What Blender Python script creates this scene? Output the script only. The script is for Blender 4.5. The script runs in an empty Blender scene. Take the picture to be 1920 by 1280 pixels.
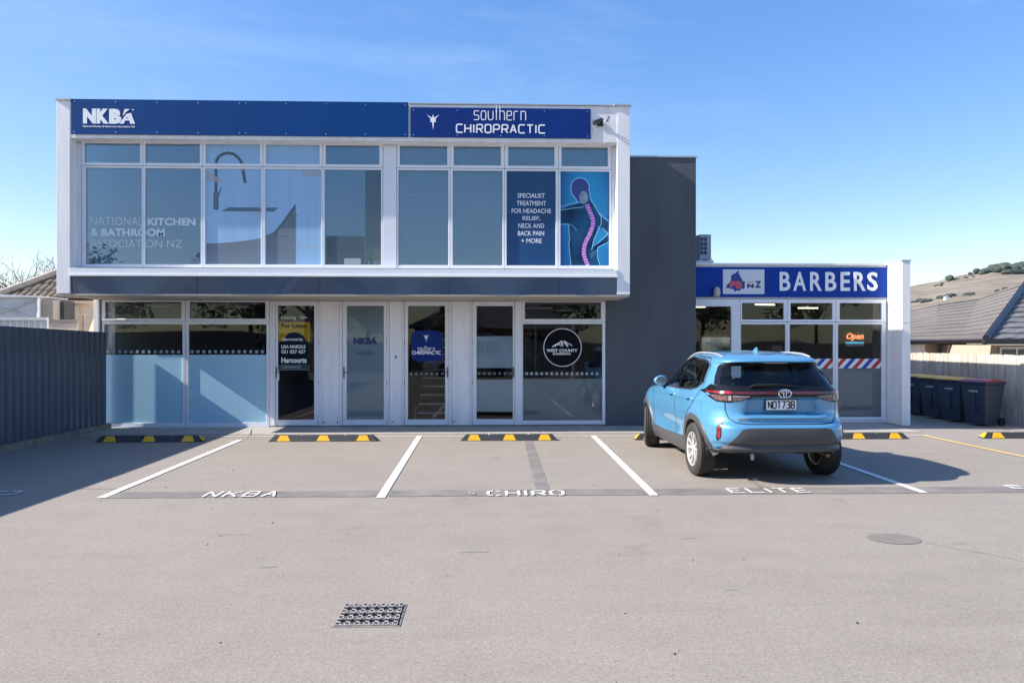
import bpy, bmesh, math, random
import numpy as np
from mathutils import Vector, Matrix, noise
from mathutils.bvhtree import BVHTree
R = math.radians
sc = bpy.context.scene
COL = sc.collection

# ------------------------------------------------------------------ camera
H = 1.72                                   # eye height
FPX = 1340.0                               # focal length in pixels of a 1920 px wide frame
TH = math.atan(42 / FPX)                   # slight turn to the right of the facade's normal
cam_d = bpy.data.cameras.new('camera'); cam = bpy.data.objects.new('camera', cam_d); COL.objects.link(cam)
cam.location = (0, 0, H); cam.rotation_euler = (R(90), 0, -TH)
cam_d.sensor_width = 36; cam_d.lens = 36 * FPX / 1920; cam_d.clip_end = 6000; cam_d.clip_start = .05
sc.camera = cam

# ------------------------------------------------------------------ light
SUN = Vector((1.45, .17, -1.0)).normalized()       # direction the sunlight travels
EL = math.asin(-SUN.z); AZ = math.atan2(-SUN.x, -SUN.y)
w = bpy.data.worlds.new('World'); sc.world = w; w.use_nodes = True
nt = w.node_tree; nt.nodes.clear()
sky = nt.nodes.new('ShaderNodeTexSky'); sky.sky_type = 'NISHITA'; sky.sun_disc = False
sky.sun_elevation = EL; sky.sun_rotation = AZ % (2 * math.pi)
sky.air_density = 1.0; sky.dust_density = 0.6; sky.ozone_density = 1.6; sky.altitude = 20
bg = nt.nodes.new('ShaderNodeBackground'); bg.inputs[1].default_value = .15
wo = nt.nodes.new('ShaderNodeOutputWorld')
gm = nt.nodes.new('ShaderNodeGamma'); gm.inputs[1].default_value = .62
hs = nt.nodes.new('ShaderNodeHueSaturation'); hs.inputs['Saturation'].default_value = 1.72; hs.inputs['Hue'].default_value = .515; hs.inputs['Value'].default_value = 1.32
nt.links.new(sky.outputs[0], gm.inputs[0]); nt.links.new(gm.outputs[0], hs.inputs['Color']); 
wt = nt.nodes.new('ShaderNodeTexCoord'); wm = nt.nodes.new('ShaderNodeMapping'); wm.inputs['Scale'].default_value = (1.3, 1.3, 5); wm.inputs['Rotation'].default_value = (0, R(14), 0)
wn = nt.nodes.new('ShaderNodeTexNoise'); wn.inputs['Scale'].default_value = 1.6; wn.inputs['Detail'].default_value = 7; wn.inputs['Roughness'].default_value = .62; wn.inputs['Distortion'].default_value = .6
wr = nt.nodes.new('ShaderNodeMapRange'); wr.inputs[1].default_value = .46; wr.inputs[2].default_value = .80; wr.inputs[3].default_value = 0; wr.inputs[4].default_value = .10
wx = nt.nodes.new('ShaderNodeMixRGB'); wx.inputs[2].default_value = (5.2, 5.9, 6.8, 1)      # thin high cloud veils
nt.links.new(wt.outputs['Generated'], wm.inputs[0]); nt.links.new(wm.outputs[0], wn.inputs['Vector']); nt.links.new(wn.outputs['Fac'], wr.inputs[0]); nt.links.new(wr.outputs[0], wx.inputs[0])
nt.links.new(hs.outputs[0], wx.inputs[1]); nt.links.new(wx.outputs[0], bg.inputs[0]); nt.links.new(bg.outputs[0], wo.inputs[0])
sd = bpy.data.lights.new('sun', 'SUN'); sd.energy = 4.7; sd.angle = R(.53); sd.color = (1, .93, .84)
so = bpy.data.objects.new('sun', sd); COL.objects.link(so)
so.rotation_euler = SUN.to_track_quat('-Z', 'Y').to_euler(); so.location = (-20, -3, 20)
sc.view_settings.view_transform = 'Standard'; sc.view_settings.look = 'None'
sc.view_settings.gamma = 1; sc.view_settings.use_curve_mapping = False
sc.view_settings.exposure = 1.06

# ------------------------------------------------------------------ pixel <-> plane measuring helpers (survey of the photo)
def uv(px, py): return (px - 960) / FPX, (640 - py) / FPX
def onY(px, py, Y):
    u, v = uv(px, py); d = Vector((math.cos(TH) * u + math.sin(TH), math.cos(TH) - math.sin(TH) * u, v))
    return Vector((0, 0, H)) + d * (Y / d.y)
def XY(px, Y): return onY(px, 640, Y).x
def ZY(py, Y, px=640): return onY(px, py, Y).z
def G(px, py, z=0):
    u, v = uv(px, py); d = Vector((math.cos(TH) * u + math.sin(TH), math.cos(TH) - math.sin(TH) * u, v))
    return Vector((0, 0, H)) + d * ((z - H) / d.z)

# ------------------------------------------------------------------ objects
ORG = {}
def tag(o, label=None, cat=None, group=None, kind=None):
    if label: o['label'] = label
    if cat: o['category'] = cat
    if group: o['group'] = group
    if kind: o['kind'] = kind
    return o
def thing(name, label, cat, loc=(0, 0, 0), group=None, rz=0):
    o = bpy.data.objects.new(name, None); COL.objects.link(o); o.location = loc; o.rotation_euler = (0, 0, rz)
    o.empty_display_size = .2
    ORG[o.name] = Vector(loc)
    return tag(o, label, cat, group)
def link(name, me, parent=None, m=None):
    o = bpy.data.objects.new(name, me); COL.objects.link(o)
    if parent is not None:
        o.parent = parent; ORG[o.name] = ORG[parent.name]
    else: ORG[o.name] = Vector((0, 0, 0))
    return o
def copy_tree(o, parent=None):
    c = o.copy(); COL.objects.link(c); c.parent = parent
    ORG[c.name] = ORG.get(o.name, Vector((0, 0, 0)))
    for ch in list(o.children): copy_tree(ch, c)
    return c

class MB:
    """collects geometry in world coordinates and links it as ONE mesh object"""
    def __init__(s): s.v = []; s.f = []; s.mi = []; s.cur = 0; s.sm = False
    def add(s, vs, fs):
        n = len(s.v); s.v += [tuple(a) for a in vs]; s.f += [tuple(i + n for i in f) for f in fs]
        s.mi += [s.cur] * len(fs); return s
    def box(s, x0, x1, y0, y1, z0, z1):
        if x1 < x0: x0, x1 = x1, x0
        if y1 < y0: y0, y1 = y1, y0
        if z1 < z0: z0, z1 = z1, z0
        return s.add([(x0,y0,z0),(x1,y0,z0),(x1,y1,z0),(x0,y1,z0),(x0,y0,z1),(x1,y0,z1),(x1,y1,z1),(x0,y1,z1)],
              [(0,3,2,1),(4,5,6,7),(0,1,5,4),(1,2,6,5),(2,3,7,6),(3,0,4,7)])
    def quad(s, a, b, c, d): return s.add([a, b, c, d], [(0, 1, 2, 3)])
    def ring(s, X0, X1, Z0, Z1, x0, x1, z0, z1, y0, y1):
        """rectangular frame: outer X0..Z1, inner x0..z1, between depths y0 (front) and y1"""
        O = [(X0,Z0),(X1,Z0),(X1,Z1),(X0,Z1)]; I = [(x0,z0),(x1,z0),(x1,z1),(x0,z1)]
        vs = [(x,y0,z) for x,z in O]+[(x,y0,z) for x,z in I]+[(x,y1,z) for x,z in O]+[(x,y1,z) for x,z in I]
        fs = []
        for i in range(4):
            j = (i+1)%4
            fs += [(i,j,4+j,4+i),(8+j,8+i,12+i,12+j),(4+i,4+j,12+j,12+i),(j,i,8+i,8+j)]
        return s.add(vs, fs)
    def tube(s, pts, r, n=8, cap=True):
        pts = [Vector(p) for p in pts]; rs = r if isinstance(r, (list, tuple)) else [r]*len(pts)
        vs = []; up = Vector((0,0,1)); prev = None
        for i, p in enumerate(pts):
            t = (pts[min(i+1,len(pts)-1)]-pts[max(i-1,0)]).normalized()
            if prev is None:
                a = t.cross(up if abs(t.z) < .9 else Vector((1,0,0))).normalized()
            else: a = (prev - t*prev.dot(t)).normalized()
            b = t.cross(a); prev = a
            for k in range(n):
                an = 2*math.pi*k/n; vs.append(p + (a*math.cos(an)+b*math.sin(an))*rs[i])
        fs = []
        for i in range(len(pts)-1):
            for k in range(n):
                q = (k+1)%n; fs.append((i*n+k, i*n+q, (i+1)*n+q, (i+1)*n+k))
        if cap:
            fs.append(tuple(range(n-1,-1,-1))); m0=(len(pts)-1)*n; fs.append(tuple(m0+k for k in range(n)))
        return s.add(vs, fs)
    def lathe(s, prof, c, axis='z', n=24, cap=False):
        """prof: list of (r, h) ; axis direction x or z"""
        vs = []
        for r, h in prof:
            for k in range(n):
                a = 2*math.pi*k/n; p, q = r*math.cos(a), r*math.sin(a)
                vs.append(Vector(c)+(Vector((p,q,h)) if axis=='z' else Vector((h,p,q)) if axis=='x' else Vector((p,h,q))))
        fs = []
        for i in range(len(prof)-1):
            for k in range(n):
                q = (k+1)%n; fs.append((i*n+k, i*n+q, (i+1)*n+q, (i+1)*n+k))
        if cap:
            fs.append(tuple(range(n-1,-1,-1))); m0=(len(prof)-1)*n; fs.append(tuple(m0+k for k in range(n)))
        return s.add(vs, fs)
    def prism(s, poly, f, d):
        """poly 2D list; f maps (a,b,depth) -> 3D; extruded over depth 0..d"""
        n = len(poly); vs = [f(a,b,0) for a,b in poly]+[f(a,b,d) for a,b in poly]
        fs = [tuple(range(n)), tuple(range(2*n-1,n-1,-1))]
        for i in range(n): j=(i+1)%n; fs.append((i, i+n, j+n, j))
        return s.add(vs, fs)
    def build(s, name, mats, parent=None, smooth=None, bevel=0, fix=True):
        me = bpy.data.meshes.new(name)
        o = link(name, me, parent); org = ORG[o.name]
        me.from_pydata([(a[0]-org.x, a[1]-org.y, a[2]-org.z) for a in s.v], [], s.f)
        if not isinstance(mats, (list, tuple)): mats = [mats]
        for m in mats: me.materials.append(m)
        me.polygons.foreach_set('material_index', s.mi)
        if fix:
            bm = bmesh.new(); bm.from_mesh(me); bmesh.ops.recalc_face_normals(bm, faces=bm.faces); bm.to_mesh(me); bm.free()
        if smooth or (smooth is None and s.sm):
            me.polygons.foreach_set('use_smooth', [True]*len(me.polygons))
            try: me.set_sharp_from_angle(angle=R(38))
            except Exception: pass
        if bevel:
            b = o.modifiers.new('bevel', 'BEVEL'); b.width = bevel; b.segments = 2; b.limit_method = 'ANGLE'
        me.update()
        return o

# ------------------------------------------------------------------ materials
MATS = {}
def mat(name, col, rough=.6, metal=0, var=0, scale=3, bump=0, bscale=60, coat=0, spec=None, stretch=None, col2=None, alpha=None, dirt=0):
    if name in MATS: return MATS[name]
    m = bpy.data.materials.new(name); m.use_nodes = True; t = m.node_tree; p = t.nodes['Principled BSDF']
    p.inputs['Base Color'].default_value = (*col, 1); p.inputs['Roughness'].default_value = rough
    p.inputs['Metallic'].default_value = metal
    if coat: p.inputs['Coat Weight'].default_value = coat; p.inputs['Coat Roughness'].default_value = .04
    if spec is not None: p.inputs['Specular IOR Level'].default_value = spec
    tc = t.nodes.new('ShaderNodeTexCoord'); vec = tc.outputs['Object']
    if stretch:
        mp = t.nodes.new('ShaderNodeMapping'); mp.inputs['Scale'].default_value = stretch
        t.links.new(vec, mp.inputs[0]); vec = mp.outputs[0]
    if var or col2:
        nz = t.nodes.new('ShaderNodeTexNoise'); nz.inputs['Scale'].default_value = scale; nz.inputs['Detail'].default_value = 6
        t.links.new(vec, nz.inputs['Vector'])
        cr = t.nodes.new('ShaderNodeValToRGB'); cr.color_ramp.elements[0].position = .3; cr.color_ramp.elements[1].position = .7
        a = tuple(c*(1-var) for c in col); b = col2 if col2 else tuple(min(1, c*(1+var)) for c in col)
        cr.color_ramp.elements[0].color = (*a, 1); cr.color_ramp.elements[1].color = (*b, 1)
        t.links.new(nz.outputs['Fac'], cr.inputs[0]); t.links.new(cr.outputs[0], p.inputs['Base Color'])
    if bump:
        n2 = t.nodes.new('ShaderNodeTexNoise'); n2.inputs['Scale'].default_value = bscale; n2.inputs['Detail'].default_value = 4
        t.links.new(vec, n2.inputs['Vector'])
        bp = t.nodes.new('ShaderNodeBump'); bp.inputs['Strength'].default_value = bump; bp.inputs['Distance'].default_value = .01
        t.links.new(n2.outputs['Fac'], bp.inputs['Height']); t.links.new(bp.outputs[0], p.inputs['Normal'])
    MATS[name] = m; return m
def glass_mat(name, tint=(.86, .9, .9), ior=1.5, wob=.02, rough=0.0):
    m = bpy.data.materials.new(name); m.use_nodes = True; t = m.node_tree; t.nodes.clear()
    o = t.nodes.new('ShaderNodeOutputMaterial'); mx = t.nodes.new('ShaderNodeMixShader')
    tr = t.nodes.new('ShaderNodeBsdfTransparent'); tr.inputs[0].default_value = (*tint, 1)
    gl = t.nodes.new('ShaderNodeBsdfGlossy'); gl.inputs['Roughness'].default_value = rough
    fr = t.nodes.new('ShaderNodeFresnel'); fr.inputs['IOR'].default_value = ior
    geo = t.nodes.new('ShaderNodeNewGeometry')
    t.links.new(fr.outputs[0], mx.inputs[0]); t.links.new(tr.outputs[0], mx.inputs[1]); t.links.new(gl.outputs[0], mx.inputs[2])
    if wob:
        tc = t.nodes.new('ShaderNodeTexCoord'); nz = t.nodes.new('ShaderNodeTexNoise'); nz.inputs['Scale'].default_value = .9; nz.inputs['Detail'].default_value = 1
        bp = t.nodes.new('ShaderNodeBump'); bp.inputs['Strength'].default_value = wob; bp.inputs['Distance'].default_value = .3
        t.links.new(tc.outputs['Object'], nz.inputs['Vector']); t.links.new(nz.outputs['Fac'], bp.inputs['Height'])
        t.links.new(bp.outputs[0], gl.inputs['Normal'])
    t.links.new(mx.outputs[0], o.inputs[0]); m.use_backface_culling = False
    MATS[name] = m; return m
def film_mat(name, col, trans=.35, opacity=1.0):
    """translucent window film"""
    m = bpy.data.materials.new(name); m.use_nodes = True; t = m.node_tree; t.nodes.clear()
    o = t.nodes.new('ShaderNodeOutputMaterial'); mx = t.nodes.new('ShaderNodeMixShader'); mx.inputs[0].default_value = trans
    d = t.nodes.new('ShaderNodeBsdfDiffuse'); d.inputs[0].default_value = (*col, 1)
    r = t.nodes.new('ShaderNodeBsdfTranslucent'); r.inputs[0].default_value = (*col, 1)
    t.links.new(d.outputs[0], mx.inputs[1]); t.links.new(r.outputs[0], mx.inputs[2])
    out = mx.outputs[0]
    if opacity < 1:
        m2 = t.nodes.new('ShaderNodeMixShader'); m2.inputs[0].default_value = opacity
        tr = t.nodes.new('ShaderNodeBsdfTransparent')
        t.links.new(tr.outputs[0], m2.inputs[1]); t.links.new(out, m2.inputs[2]); out = m2.outputs[0]
    t.links.new(out, o.inputs[0]); MATS[name] = m; return m
def emit_mat(name, col, s):
    m = bpy.data.materials.new(name); m.use_nodes = True; p = m.node_tree.nodes['Principled BSDF']
    p.inputs['Base Color'].default_value = (*col, 1); p.inputs['Emission Color'].default_value = (*col, 1); p.inputs['Emission Strength'].default_value = s
    MATS[name] = m; return m

M_white = mat('white_render', (.80, .79, .795), .75, var=.08, scale=2.2, stretch=(2.5, 2.5, .4), bump=.15, bscale=90)
M_alu = mat('white_aluminium', (.73, .75, .79), .35, var=.03, scale=4)
M_lip = mat('flashing', (.80, .80, .80), .4, var=.03)
M_cap = mat('parapet_cap', (.42, .45, .48), .5, metal=.3, var=.1)
M_soff = mat('soffit', (.50, .43, .35), .8, var=.08, scale=2)
M_navy = mat('navy_cladding', (.040, .070, .130), .22, var=.08, scale=1.2, coat=.4)
M_signb = mat('sign_blue', (.001, .050, .20), .45, spec=.15, var=.05, scale=1.5)
M_signb2 = mat('sign_indigo', (.006, .034, .19), .45, spec=.15, var=.05, scale=1.5)
M_barb = mat('barber_blue', (.004, .045, .30), .45, spec=.15, var=.05, scale=1.5)
M_dark = mat('charcoal_render', (.082, .092, .104), .85, var=.12, scale=1.4, stretch=(1.6, 1.6, .35), bump=.2, bscale=70)
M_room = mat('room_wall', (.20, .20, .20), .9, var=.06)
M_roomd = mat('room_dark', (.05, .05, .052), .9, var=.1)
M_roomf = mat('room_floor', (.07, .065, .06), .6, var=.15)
M_letter = mat('white_letter', (.82, .83, .86), .5)
M_black = mat('black_plastic', (.012, .012, .014), .45)
M_blackg = mat('black_gloss', (.008, .008, .010), .12)
M_grey = mat('grey_metal', (.35, .36, .38), .4, metal=.6, var=.05)
M_chrome = mat('chrome', (.75, .76, .78), .15, metal=1)
M_asph = None
M_glass = glass_mat('window_glass', (.90, .92, .92), 1.42, .010)
M_glassu = glass_mat('upper_glass', (.84, .94, 1.0), 1.85, .006)
M_filmb = film_mat('frosted_film', (.50, .60, .64), .30)
M_filmg = film_mat('grey_film', (.52, .68, .80), .15)
M_filml = film_mat('light_film', (.84, .93, 1.0), .15)
M_filmt = film_mat('faint_film', (.50, .60, .68), .2, .6)
M_dot = film_mat('dot_film', (.45, .55, .60), .3)
M_blind = mat('blind_slat', (.80, .92, 1.0), .6, var=.04)

# ------------------------------------------------------------------ lettering
def text_mesh(s, bold=0.0, spacing=1.0, extrude=0.0, shear=0.0, res=3):
    c = bpy.data.curves.new('t', 'FONT'); c.body = s; c.offset = bold; c.space_character = spacing
    c.extrude = extrude; c.shear = shear; c.resolution_u = res
    o = bpy.data.objects.new('t', c); COL.objects.link(o)
    dg = bpy.context.evaluated_depsgraph_get(); dg.update()
    me = bpy.data.meshes.new_from_object(o.evaluated_get(dg))
    bpy.data.objects.remove(o); bpy.data.curves.remove(c)
    return me
def letters(name, s, rect, place, m, parent, bold=0.0, spacing=1.0, th=.004, shear=0, extra=None, keep=False):
    """fit text s to rect (a0,b0,a1,b1) ; place(a,b,d) -> world position, d = distance out of the surface"""
    me = text_mesh(s, bold, spacing, .5, shear)
    n = len(me.vertices); co = np.empty(n*3); me.vertices.foreach_get('co', co); co = co.reshape(-1, 3)
    mn, mx = co.min(0), co.max(0); a0, b0, a1, b1 = rect
    k = MB()
    vs = []
    for x, y, z in co:
        a = a0+(x-mn[0])/(mx[0]-mn[0])*(a1-a0); b = b0+(y-mn[1])/(mx[1]-mn[1])*(b1-b0)
        vs.append(place(a, b, th if z > 0 else 0.0))
    k.add(vs, [tuple(p.vertices) for p in me.polygons]); bpy.data.meshes.remove(me)
    if extra: extra(k)
    return k.build(name, m, parent)
ARC = lambda cx, cy, rx, ry, a0, a1, n=8: [(cx+rx*math.cos(R(a0+(a1-a0)*i/n)), cy+ry*math.sin(R(a0+(a1-a0)*i/n))) for i in range(n+1)]
def rr(pts, r=.14):
    """round the inner corners of a polyline"""
    out = [pts[0]]
    for i in range(1, len(pts)-1):
        p, a, b = Vector(pts[i]), Vector(pts[i-1]), Vector(pts[i+1])
        da, db = (a-p), (b-p); ra = min(r, da.length*.5); rb = min(r, db.length*.5)
        s, e = p+da.normalized()*ra, p+db.normalized()*rb
        for k in range(4):
            t = k/3; out.append(tuple((1-t)**2*s+2*t*(1-t)*p+t*t*e))
    return out+[pts[-1]]
STR = {
 'C': [rr([(1,1),(0,1),(0,0),(1,0)],.28)], 'H': [[(0,0),(0,1)],[(1,0),(1,1)],[(0,.5),(1,.5)]], 'I': [[(.5,0),(.5,1)]],
 'R': [rr([(0,0),(0,1),(1,1),(1,.45),(0,.45)],.25),[(.5,.45),(1,0)]], 'O': [rr([(.5,1),(0,1),(0,0),(1,0),(1,1),(.5,1)],.28)],
 'P': [rr([(0,0),(0,1),(1,1),(1,.42),(0,.42)],.25)], 'A': [[(0,0),(.5,1)],[(.5,1),(1,0)],[(.2,.34),(.8,.34)]],
 'T': [[(0,1),(1,1)],[(.5,0),(.5,1)]], 'E': [[(1,1),(0,1)],[(0,1),(0,0)],[(0,0),(1,0)],[(0,.5),(.85,.5)]], 'L': [[(0,1),(0,0)],[(0,0),(1,0)]],
 'N': [[(0,0),(0,1)],[(0,1),(1,0)],[(1,0),(1,1)]], 'K': [[(0,0),(0,1)],[(1,1),(.05,.45)],[(.3,.6),(1,0)]],
 'B': [rr([(0,0),(0,1),(.95,1),(.95,.52),(0,.52)],.2), rr([(0,0),(1,0),(1,.5)],.2)], 'D': [rr([(0,0),(0,1),(1,1),(1,0),(0,0)],.3)],
 'S': [rr([(1,1),(0,1),(0,.52),(1,.48),(1,0),(0,0)],.22)],
 '7': [[(0,1),(1,1)],[(1,1),(.35,0)]], '3': [rr([(0,1),(1,1),(1,.52),(.3,.52)],.25), rr([(1,.5),(1,0),(0,0)],.25)],
 '8': [rr([(.5,1),(.05,1),(.05,.53),(.95,.53),(.95,1),(.5,1)],.2), rr([(.5,.5),(0,.5),(0,0),(1,0),(1,.5),(.5,.5)],.22)],
 's': [rr([(1,.62),(0,.62),(0,.33),(1,.31),(1,0),(0,0)],.18)], 'o': [rr([(.5,.62),(0,.62),(0,0),(1,0),(1,.62),(.5,.62)],.25)],
 'u': [rr([(0,.62),(0,0),(1,0),(1,.62)],.25)], 't': [[(.5,0),(.5,1.05)],[(.1,.62),(.9,.62)]], 'h': [[(0,0),(0,1.05)], rr([(0,.62),(1,.62),(1,0)],.25)],
 'e': [rr([(0,.32),(1,.32),(1,.62),(0,.62),(0,0),(1,0)],.2)], 'r': [rr([(0,0),(0,.62),(.8,.62)],.25)], 'n': [[(0,0),(0,.62)], rr([(0,.62),(1,.62),(1,0)],.25)],
}
def ribbon(k, pts, t, place, d0=.002, closed=False):
    """flat stroke of width t through 2D pts, every piece a hair proud of the last"""
    for i in range(len(pts)-1):
        a, b = Vector(pts[i]), Vector(pts[i+1])
        if (b-a).length < 1e-6: continue
        u = (b-a).normalized(); nn = Vector((-u.y, u.x))*t*.5; e = u*t*.22
        if len(pts) == 2: e = u*0
        d = d0 + (k.cnt % 40)*.00006; k.cnt += 1
        k.quad(place(*(a-nn-e), d), place(*(b-nn+e), d), place(*(b+nn+e), d), place(*(a+nn-e), d))
def strokes(name, s, rect, place, m, parent, t=.03, gap=.35, wid=None, slant=0, stencil=0):
    a0, b0, a1, b1 = rect; n = len(s)
    ws = [(.12 if c == 'I' else .45 if c in 't' else 1) if c != ' ' else .6 for c in s]
    tot = sum(ws)+gap*(n-1); un = (a1-a0)/tot; x = a0
    k = MB(); k.cnt = 0; hgt = b1-b0
    for c, wv in zip(s, ws):
        if c != ' ':
            for st in STR[c]:
                if stencil: st = [tuple(Vector(a).lerp(Vector(b_), j/6)) for a, b_ in zip(st, st[1:]) for j in range(6)]+[st[-1]]
                pts = [((x+p[0]*un*wv if c != 'I' else x+un*wv*.5)+slant*p[1]*hgt, b0+p[1]*hgt) for p in st]
                if stencil and c in 'OC':
                    mid = x+un*wv*.5; run = []
                    for a, b_ in zip(pts, pts[1:]):
                        if abs((a[0]+b_[0])/2-mid) > un*wv*.10: ribbon(k, [a, b_], t, place)
                else: ribbon(k, pts, t, place)
        x += un*(wv+gap)
    return k.build(name, m, parent, fix=False)
def leafquads(k, rng, c, n, rad, size):
    for _ in range(n):
        while True:
            p = Vector((rng.uniform(-1,1), rng.uniform(-1,1), rng.uniform(-1,1)))
            if p.length < 1: break
        q = Vector(c)+Vector((p.x*rad[0], p.y*rad[1], p.z*rad[2]))
        a = Vector((rng.gauss(0,1), rng.gauss(0,1), rng.gauss(0,1))).normalized(); b = a.orthogonal().normalized()
        s = size*rng.uniform(.6, 1.4)
        k.quad(q-a*s, q-b*s*.5, q+a*s, q+b*s*.5)
# ================================================================== SETTING: ground, hills
YF, YR, YG, YB = 13.15, 13.38, 14.5, 15.05     # upper front, upper windows, ground-floor front, barber front
def gz(x, y):
    """ground level: the drive beside the barber shop falls away a little"""
    a = min(1, max(0, (x-8.2)/2.0)); b = min(1, max(0, (y-13.3)/2.3))
    a = a*a*(3-2*a); b = b*b*(3-2*b)
    return -.16*a*b
def asphalt():
    m = bpy.data.materials.new('asphalt'); m.use_nodes = True; t = m.node_tree; p = t.nodes['Principled BSDF']
    tc = t.nodes.new('ShaderNodeTexCoord'); L = t.links
    def nz(scale, det=4, dim=None, rough=.5):
        n = t.nodes.new('ShaderNodeTexNoise'); n.inputs['Scale'].default_value = scale; n.inputs['Detail'].default_value = det
        n.inputs['Roughness'].default_value = rough; L.new(tc.outputs['Object'], n.inputs['Vector']); return n
    big = nz(.35, 5, rough=.6); mid = nz(2.3, 6, rough=.65); fine = nz(60, 5, rough=.8)
    cr = t.nodes.new('ShaderNodeValToRGB'); cr.color_ramp.elements[0].position = .28; cr.color_ramp.elements[1].position = .72
    cr.color_ramp.elements[0].color = (.286, .257, .222, 1); cr.color_ramp.elements[1].color = (.320, .289, .252, 1)
    L.new(big.outputs['Fac'], cr.inputs[0])
    m1 = t.nodes.new('ShaderNodeMixRGB'); m1.blend_type = 'MULTIPLY'; m1.inputs[0].default_value = 1
    r2 = t.nodes.new('ShaderNodeValToRGB'); r2.color_ramp.elements[0].position = .25; r2.color_ramp.elements[1].position = .6
    r2.color_ramp.elements[0].color = (.92, .92, .93, 1); r2.color_ramp.elements[1].color = (1, 1, 1, 1)
    L.new(mid.outputs['Fac'], r2.inputs[0]); L.new(cr.outputs[0], m1.inputs[1]); L.new(r2.outputs[0], m1.inputs[2])
    m2 = t.nodes.new('ShaderNodeMixRGB'); m2.blend_type = 'MULTIPLY'; m2.inputs[0].default_value = 1
    r3 = t.nodes.new('ShaderNodeValToRGB'); r3.color_ramp.elements[0].position = .3; r3.color_ramp.elements[1].position = .68
    r3.color_ramp.elements[0].color = (.62, .61, .60, 1); r3.color_ramp.elements[1].color = (1.22, 1.22, 1.22, 1)
    L.new(fine.outputs['Fac'], r3.inputs[0]); L.new(m1.outputs[0], m2.inputs[1]); L.new(r3.outputs[0], m2.inputs[2])
    # dark specks and worn hairline scratches
    vo = t.nodes.new('ShaderNodeTexVoronoi'); vo.inputs['Scale'].default_value = 7; L.new(tc.outputs['Object'], vo.inputs['Vector'])
    r4 = t.nodes.new('ShaderNodeValToRGB'); r4.color_ramp.elements[0].position = .02; r4.color_ramp.elements[1].position = .05
    r4.color_ramp.elements[0].color = (.45, .42, .4, 1); r4.color_ramp.elements[1].color = (1, 1, 1, 1)
    L.new(vo.outputs['Distance'], r4.inputs[0])
    m3 = t.nodes.new('ShaderNodeMixRGB'); m3.blend_type = 'MULTIPLY'; m3.inputs[0].default_value = .8
    L.new(m2.outputs[0], m3.inputs[1]); L.new(r4.outputs[0], m3.inputs[2])
    st = nz(1.1, 7, rough=.75); rs = t.nodes.new('ShaderNodeValToRGB'); rs.color_ramp.elements[0].position = .24; rs.color_ramp.elements[1].position = .40
    rs.color_ramp.elements[0].color = (.72, .71, .70, 1); rs.color_ramp.elements[1].color = (1, 1, 1, 1); L.new(st.outputs['Fac'], rs.inputs[0])
    gr2 = nz(22, 6, rough=.85); rg2 = t.nodes.new('ShaderNodeValToRGB'); rg2.color_ramp.elements[0].position = .34; rg2.color_ramp.elements[1].position = .66
    rg2.color_ramp.elements[0].color = (.86, .855, .85, 1); rg2.color_ramp.elements[1].color = (1.10, 1.10, 1.10, 1); L.new(gr2.outputs['Fac'], rg2.inputs[0])
    wv = t.nodes.new('ShaderNodeMapping'); wv.inputs['Scale'].default_value = (.5, 3.2, 1); wv.inputs['Rotation'].default_value = (0, 0, R(8)); L.new(tc.outputs['Object'], wv.inputs[0])
    tn = t.nodes.new('ShaderNodeTexNoise'); tn.inputs['Scale'].default_value = 1.4; tn.inputs['Detail'].default_value = 5; L.new(wv.outputs[0], tn.inputs['Vector'])
    rt = t.nodes.new('ShaderNodeValToRGB'); rt.color_ramp.elements[0].position = .30; rt.color_ramp.elements[1].position = .5; rt.color_ramp.elements[0].color = (.95, .948, .945, 1); L.new(tn.outputs['Fac'], rt.inputs[0])
    last = m3.outputs[0]
    for q in (rs, rg2, rt):
        mm = t.nodes.new('ShaderNodeMixRGB'); mm.blend_type = 'MULTIPLY'; mm.inputs[0].default_value = 1; L.new(last, mm.inputs[1]); L.new(q.outputs[0], mm.inputs[2]); last = mm.outputs[0]
    L.new(last, p.inputs['Base Color']); p.inputs['Roughness'].default_value = .9; p.inputs['Specular IOR Level'].default_value = .25
    b = t.nodes.new('ShaderNodeBump'); b.inputs['Strength'].default_value = .35; b.inputs['Distance'].default_value = .006
    L.new(fine.outputs['Fac'], b.inputs['Height']); L.new(b.outputs[0], p.inputs['Normal'])
    return m
M_asph = asphalt()
M_patch = mat('patched_asphalt', (.185, .172, .158), .9, var=.22, scale=3.0, bump=.35, bscale=90)
M_patch2 = mat('dull_patch', (.185, .165, .145), .95, var=.10, scale=12, bump=.3, bscale=90)
M_conc = mat('concrete', (.36, .335, .30), .9, var=.12, scale=2.5, bump=.3, bscale=80)
M_concd = mat('old_concrete', (.20, .185, .165), .9, var=.25, scale=5, bump=.4, bscale=60)
M_paint = mat('white_road_paint', (.78, .76, .73), .7, var=.06, scale=18)
rp_ = [n for n in M_paint.node_tree.nodes if n.type == 'VALTORGB'][0].color_ramp
rp_.elements[0].position = .34; rp_.elements[0].color = (.34, .32, .29, 1); rp_.elements[1].position = .50; rp_.elements[1].color = (.82, .80, .77, 1)
[n for n in M_paint.node_tree.nodes if n.type == 'TEX_NOISE'][0].inputs['Roughness'].default_value = .8
M_yel = mat('yellow_road_paint', (.68, .46, .16), .7, var=.12, scale=14)
M_grass = mat('dry_grass', (.16, .14, .07), .95, var=.3, scale=.4, col2=(.09, .11, .04))

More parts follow.
